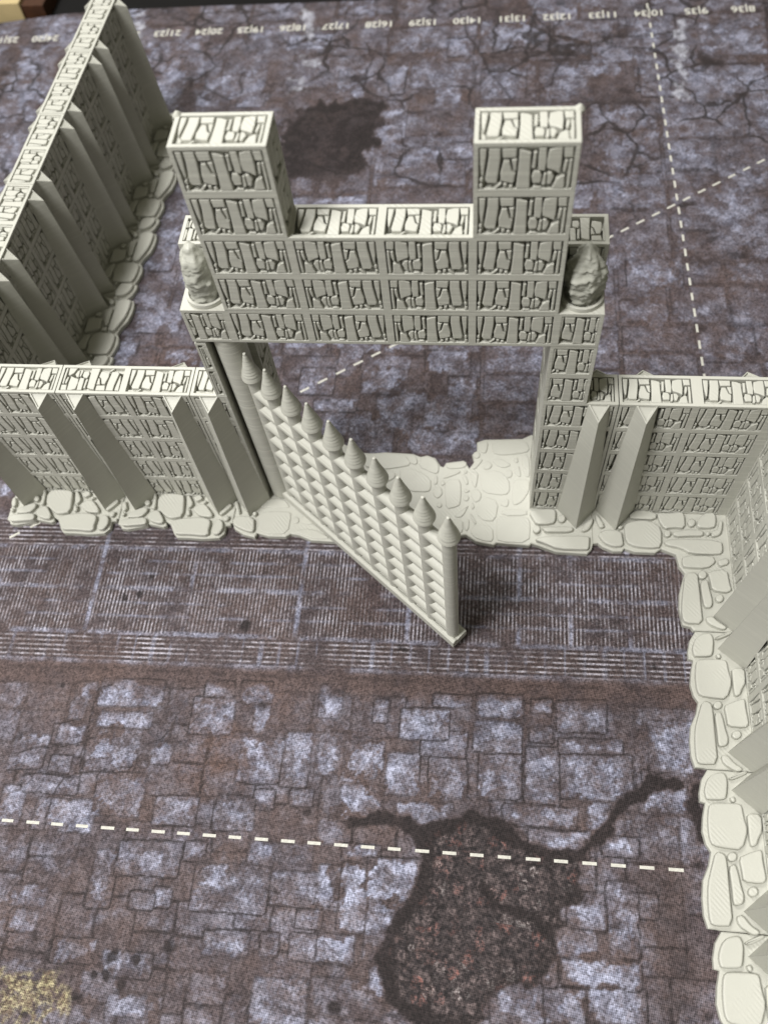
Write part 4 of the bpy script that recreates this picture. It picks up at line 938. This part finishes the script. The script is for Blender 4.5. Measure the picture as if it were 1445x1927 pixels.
# ------------------------------------------------------------------ corner wall
def corner_wall():
    root = empty('corner_wall', T((2.96, 0, 0)))
    tag(root, 'pale grey corner wall joined to the right side of the gatehouse, turning towards the viewer', 'wall', None, 'thing')
    RM = T((2.96, 0, 0))
    ox = 2.96
    XI = 5.06 - ox
    pool = []
    panels = {'-y': [], '+z': [], '+y': []}
    for i in range(5):
        z0, z1 = i * H, (i + 1) * H
        panels['-y'] += [(0, z0, 1.0, z1, {}), (1.0, z0, 2.0, z1, {})]
    panels['+z'] = [(.0, 0, 1, .5, {}), (1.05, 0, 2.05, .5, {})]
    cells = []
    mb = MB()
    wall_box(mb, .006, XI + .5, 0, .5, 0, WALL_H, panels, cells)
    body = link('wall_body', mb.mesh('wall_body', M_PLA), root)
    lay_stones(RM, body, Matrix.Identity(4), cells, pool, butt_skip((.365,)))
    # arm towards the viewer: local -y face looks to -x
    AM = T((XI, -.002, 0)) @ RZ(-math.pi / 2)
    panels = {'-y': [], '+z': []}
    for i in range(5):
        z0, z1 = i * H, (i + 1) * H
        panels['-y'] += [(0, z0, 1, z1, {}), (1, z0, 1.996, z1, {})]
    panels['+z'] = [(0, 0, 1, .5, {}), (1, 0, 1.996, .5, {})]
    cells = []
    mb = MB()
    wall_box(mb, 0, 1.994, 0, .5, 0, WALL_H, panels, cells)
    arm = link('side_wall', mb.mesh('side_wall', M_PLA), root, AM)
    lay_stones(RM, arm, AM, cells, pool, None)
    emit_stones(pool)
    link('buttress', BUTT, root, T((.365, 0, 0)))
    link('buttress', BUTT, root, T((.365, .5, 0)) @ RZ(math.pi))
    link('buttress', BUTT, root, T((1.75, .5, 0)) @ RZ(math.pi))
    link('buttress', BUTT, root, AM @ T((1.76, 0, 0)))
    out = [(x - ox, y) for x, y in CO]
    out[-1] = (out[-1][0], -1.994)
    poly = [(.006, out[0][1])] + out[1:] + [(XI + .5, -1.994), (XI + 1.15, -1.994), (XI + 1.2, -.6), (XI + 1.1, .6), (XI + .9, 1.1), (1.2, 1.12), (.006, 1.05)]
    sb = MB()
    prism(sb, poly, MAT_Z + .002, 0, .014)
    slab = link('floor_slab', sb.mesh('floor_slab', M_PLA), root)
    paving(slab, [[(x - ox, y) for x, y in p] for p in CS], 'corner', -.005, .08, .016)
corner_wall()

# ------------------------------------------------------------------ gatehouse
gate = empty('gatehouse', T((0, 0, 0)))
tag(gate, 'pale grey castle gatehouse with two square merlons and a gate swung open', 'gatehouse')
I4 = Matrix.Identity(4)
gpool = []
def gpart(name, boxes, skip=None, parent=gate):
    mb = MB()
    cells = []
    for b in boxes:
        wall_box(mb, *b[:6], b[6], cells, b[7] if len(b) > 7 else 'all', b[8] if len(b) > 8 else MARG)
    o = link(name, mb.mesh(name, M_PLA), parent)
    lay_stones(I4, o, I4, cells, gpool, skip)
    return o
MIR = {'mir': True}
HALF = {'clip': (.20, .76)}
SIDE = {'clip': (.0, .5)}
z = [i * H for i in range(13)]
# right: wall stub, pillar
gpart('side_wall', [(1.96, 2.954, 0, .5, 0, z[5], {'-y': [(1.96, z[i], 2.954, z[i + 1], {}) for i in range(5)],
      '+z': [(2.53, 0, 2.954, .5, {'clip': (.55, 1.0)})]})], butt_skip((2.70,)))
gpart('pillar', [(1.96, 2.53, .003, .5, z[5], z[7], {'-y': [(1.96, z[i], 2.53, z[i + 1], HALF) for i in (5, 6)]}),
                 (1.962, 2.53, .5, .97, 0, z[7], {'-x': [(.5, z[i], .97, z[i + 1], SIDE) for i in range(7)]})])
# left: wall stub, narrow pillar with the hinge recess
gpart('side_wall', [(-2.954, -2.415, 0, .5, 0, z[5], {'-y': [(-2.954, z[i], -2.415, z[i + 1], {'clip': (.44, .98)}) for i in range(5)],
      '+z': [(-2.954, 0, -2.56, .5, {'clip': (.0, .45)})]})], butt_skip((-2.69,)))
gpart('pillar', [(-2.565, -2.415, .003, .47, z[5], z[7] - .045, {'-y': [(-2.565, z[i], -2.415, z[i + 1] - (.045 if i == 6 else 0), {'clip': (.47, .70)}) for i in (5, 6)]}, 'all', .034),
                 (-2.56, -1.965, .47, .95, 0, z[7], {'+x': [(.47, z[i], .95, z[i + 1], SIDE) for i in range(7)]})])
gpart('lintel', [(-2.57, 2.53, 0, 1.0, z[7], z[8], {'-y': [(-2.57, z[7], -2, z[8], {'clip': (.33, .98), 'mir': False})] +
      [(i, z[7], i + 1, z[8], MIR if i in (-1, 0) else {}) for i in (-2, -1, 0, 1)] + [(2, z[7], 2.53, z[8], HALF)]})])
gpart('battlement', [(-2, 2, 0, .51, z[8], z[10], {'-y': [(i, z[j], i + 1, z[j + 1], MIR if i in (-1, 0) else {}) for j in (8, 9) for i in (-2, -1, 0, 1)],
      '+z': [(-1, 0, 0, .51, {}), (0, 0, 1, .51, {})]})])
for x0 in (-2, 1):
    m = gpart('merlon', [(x0, x0 + 1, 0, .51, z[10], z[12], {'-y': [(x0, z[j], x0 + 1, z[j + 1], {}) for j in (10, 11)],
        '+z': [(x0, 0, x0 + 1, .51, {})], '+x': [(0, z[j], .51, z[j + 1], SIDE) for j in (10, 11)], '-x': [(0, z[j], .51, z[j + 1], SIDE) for j in (10, 11)]})])
    nb = MB()
    lathe(nb, [(0, -.05), (.055, -.03), (.052, .0), (.022, .03), (0, .05)], 10, ((x0 + .01) if x0 < 0 else (x0 + .99), .49, z[12] - .005))
    link('print_blob', nb.mesh('print_blob', M_PLA, smooth=True), m)
for x0, x1 in ((-2.52, -2.0), (2.0, 2.52)):
    gpart('rear_post', [(x0, x1, .512, .99, z[8], z[9], {'-y': [(x0, z[8], x1, z[9], HALF)], '+z': [(x0, .512, x1, .99, {'clip': (.20, .76), 'rot': True})]})])
emit_stones(gpool, 295)
for x, y, r in ((2.70, 0, 0), (-2.69, 0, 0), (2.70, .5, math.pi), (-2.69, .5, math.pi)):
    link('buttress', BUTT, gate, T((x, y, 0)) @ RZ(r))
# floor of the gateway
back = [p for p in GB if p[0] > -1.3]
poly = [(-2.956, GO[0][1])] + GO[1:] + [(2.954, GO[-1][1]), (2.954, 1.12), (2.6, 1.28), (2.2, 1.46)] + back + [(-1.323, 1.205), (-1.8, 1.34), (-2.3, 1.28), (-2.956, 1.1)]
pp = []
for p in poly:
    if not pp or (Vector(p) - Vector(pp[-1])).length > .02:
        pp.append(p)
sb = MB()
prism(sb, pp, MAT_Z + .002, 0, .014)
gslab = link('floor_slab', sb.mesh('floor_slab', M_PLA), gate)
paving(gslab, GS, 'gate_edge', -.005, .08, .016)
paving(gslab, GF, 'gate_floor', -.005, .016, .009)

# lumpy fires in round bowls on the ledges
def lump(prof, seed, c, lean, amp, sides=28, facet=0):
    mb = MB()
    n = 44
    vs, fs = [], []
    zmax = prof[-1][1]
    for k in range(n + 1):
        zz = zmax * k / n
        for i in range(len(prof) - 1):
            if prof[i][1] <= zz <= prof[i + 1][1] + 1e-9:
                t = (zz - prof[i][1]) / max(1e-6, prof[i + 1][1] - prof[i][1])
                r0 = prof[i][0] + (prof[i + 1][0] - prof[i][0]) * t
                break
        for i in range(sides):
            a = 2 * math.pi * i / sides
            dx, dy = math.cos(a), math.sin(a)
            w = mnoise.noise(Vector((dx * 1.3 + seed, dy * 1.3, zz * 3.5))) * .8 + mnoise.noise(Vector((dx * 2.6 + seed, dy * 2.6, zz * 11 + seed))) * .55 + mnoise.noise(Vector((dx * 5 + seed, dy * 5, zz * 26))) * .50 + mnoise.noise(Vector((dx * 9 + seed, dy * 9, zz * 40))) * .25
            if facet:
                q = math.pi / facet
                r0f = r0 * math.cos(q) ** .6 / max(.5, math.cos(((a + zz * .5) % (2 * q)) - q))
            else:
                r0f = r0
            r = max(0.004, r0f * (1 + amp * w))
            vs.append((c[0] + dx * r + lean[0] * zz, c[1] + dy * r + lean[1] * zz, c[2] + zz))
    for k in range(n):
        for i in range(sides):
            j = (i + 1) % sides
            fs.append((k * sides + i, k * sides + j, (k + 1) * sides + j, (k + 1) * sides + i))
    fs.append(tuple(range(n * sides, (n + 1) * sides)))
    mb.add(vs, fs)
    return mb.mesh('flame', M_LUMP, smooth=True)
LED = z[8]
for sx, prof, seed, lean, amp, sd in ((-1, [(.185, 0), (.20, .15), (.205, .32), (.195, .48), (.165, .60), (.12, .68), (.085, .73), (.075, .77), (.05, .80), (.0, .815)], 3.1, (-.01, .0), .27, 40),
                                      (1, [(.17, 0), (.20, .12), (.235, .34), (.215, .47), (.155, .62), (.09, .74), (.03, .82), (.0, .835)], 8.7, (-.02, .0), .34, 40)):
    bw = MB()
    lathe(bw, [(.0, .012), (.215, .012), (.218, .06), (.255, .06), (.258, 0), (.258, -.002)], 40)
    bowl = link('brazier', bw.mesh('brazier', M_PLA, smooth=True, angle=.6), gate, T((sx * 2.272, .272, LED + .001)))
    fl = link('flame', lump(prof, seed, (0, 0, .008), lean, amp, sd, 6 if sx > 0 else 0), bowl)
    tag(fl, 'pointed angular lump standing in the bowl' if sx > 0 else 'rounded lump with a small stub on top')

# ------------------------------------------------------------------ gate leaf, swung open
S0 = Vector((-1.966, .041))
dv = Vector((2.782, -2.322))
LEN = dv.length
ang = math.atan2(dv.y, dv.x)
LM = T((S0.x, S0.y, 0.018)) @ RZ(ang)      # leaf: local x along the leaf, local -y towards the viewer's left
mb = MB()
prof = [(.16, 0), (-.136, 0), (-.136, .165), (-.10, .195), (-.068, .195), (-.06, .155), (.16, .155)]
n = len(prof)
xa, xb = -.25, 3.76
mb.add([(xa, y, zz) for y, zz in prof] + [(xb, y, zz) for y, zz in prof],
       [(i, (i + 1) % n, n + (i + 1) % n, n + i) for i in range(n)] + [tuple(range(n)), tuple(range(2 * n - 1, n - 1, -1))])
leaf = link('gate_leaf', mb.mesh('gate_leaf', M_PLA), gate, LM)
hp = MB()
lathe(hp, [(0, 0), (.205, 0), (.205, 4.085), (0, 4.085)], 28)
link('hinge_post', hp.mesh('hinge_post', M_PLA, smooth=True, angle=.7), leaf, T((-.279, 0, .0)))
sp = MB()
lathe(sp, [(0, .15), (.097, .15), (.094, 3.32), (.110, 3.322), (.136, 3.338), (.143, 3.362), (.138, 3.385), (.135, 3.40), (.124, 3.43), (.126, 3.44), (.112, 3.48), (.113, 3.49), (.097, 3.53), (.098, 3.54), (.083, 3.58), (.084, 3.59), (.067, 3.64), (.068, 3.65), (.052, 3.70), (.053, 3.71), (.037, 3.76), (.037, 3.775), (.024, 3.81), (.021, 3.835), (.0, 3.85)], 20)
spm = sp.mesh('spike', M_PLA, smooth=True, angle=.35)
for i in range(10):
    link('spike', spm, leaf, T((LEN * i / 9, 0, 0)))
br = MB()
NS = 14
ring = [(.096 * math.cos(2 * math.pi * i / NS), (.096) * math.sin(2 * math.pi * i / NS)) for i in range(NS)]
br.add([(0, y, zz) for y, zz in ring] + [(LEN, y, zz) for y, zz in ring], [(i, (i + 1) % NS, NS + (i + 1) % NS, NS + i) for i in range(NS)])
brm = br.mesh('crossbar', M_PLA, smooth=True)
for i in range(8):
    link('crossbar', brm, leaf, T((0, 0, .41 + .377 * i - .018)))

# crumb lying on the mat
cb = MB()
lathe(cb, [(0, 0), (.05, .01), (.06, .035), (.04, .06), (0, .07)], 9)
c_o = link('crumb', cb.mesh('crumb', M_CRUMB, smooth=True))
c_o.matrix_world = T((-6.13, 4.87, MAT_Z)) @ Matrix.Diagonal((1.5, .9, .8, 1))
tag(c_o, 'small yellow crumb lying on the mat beside the back left wall row', 'crumb')
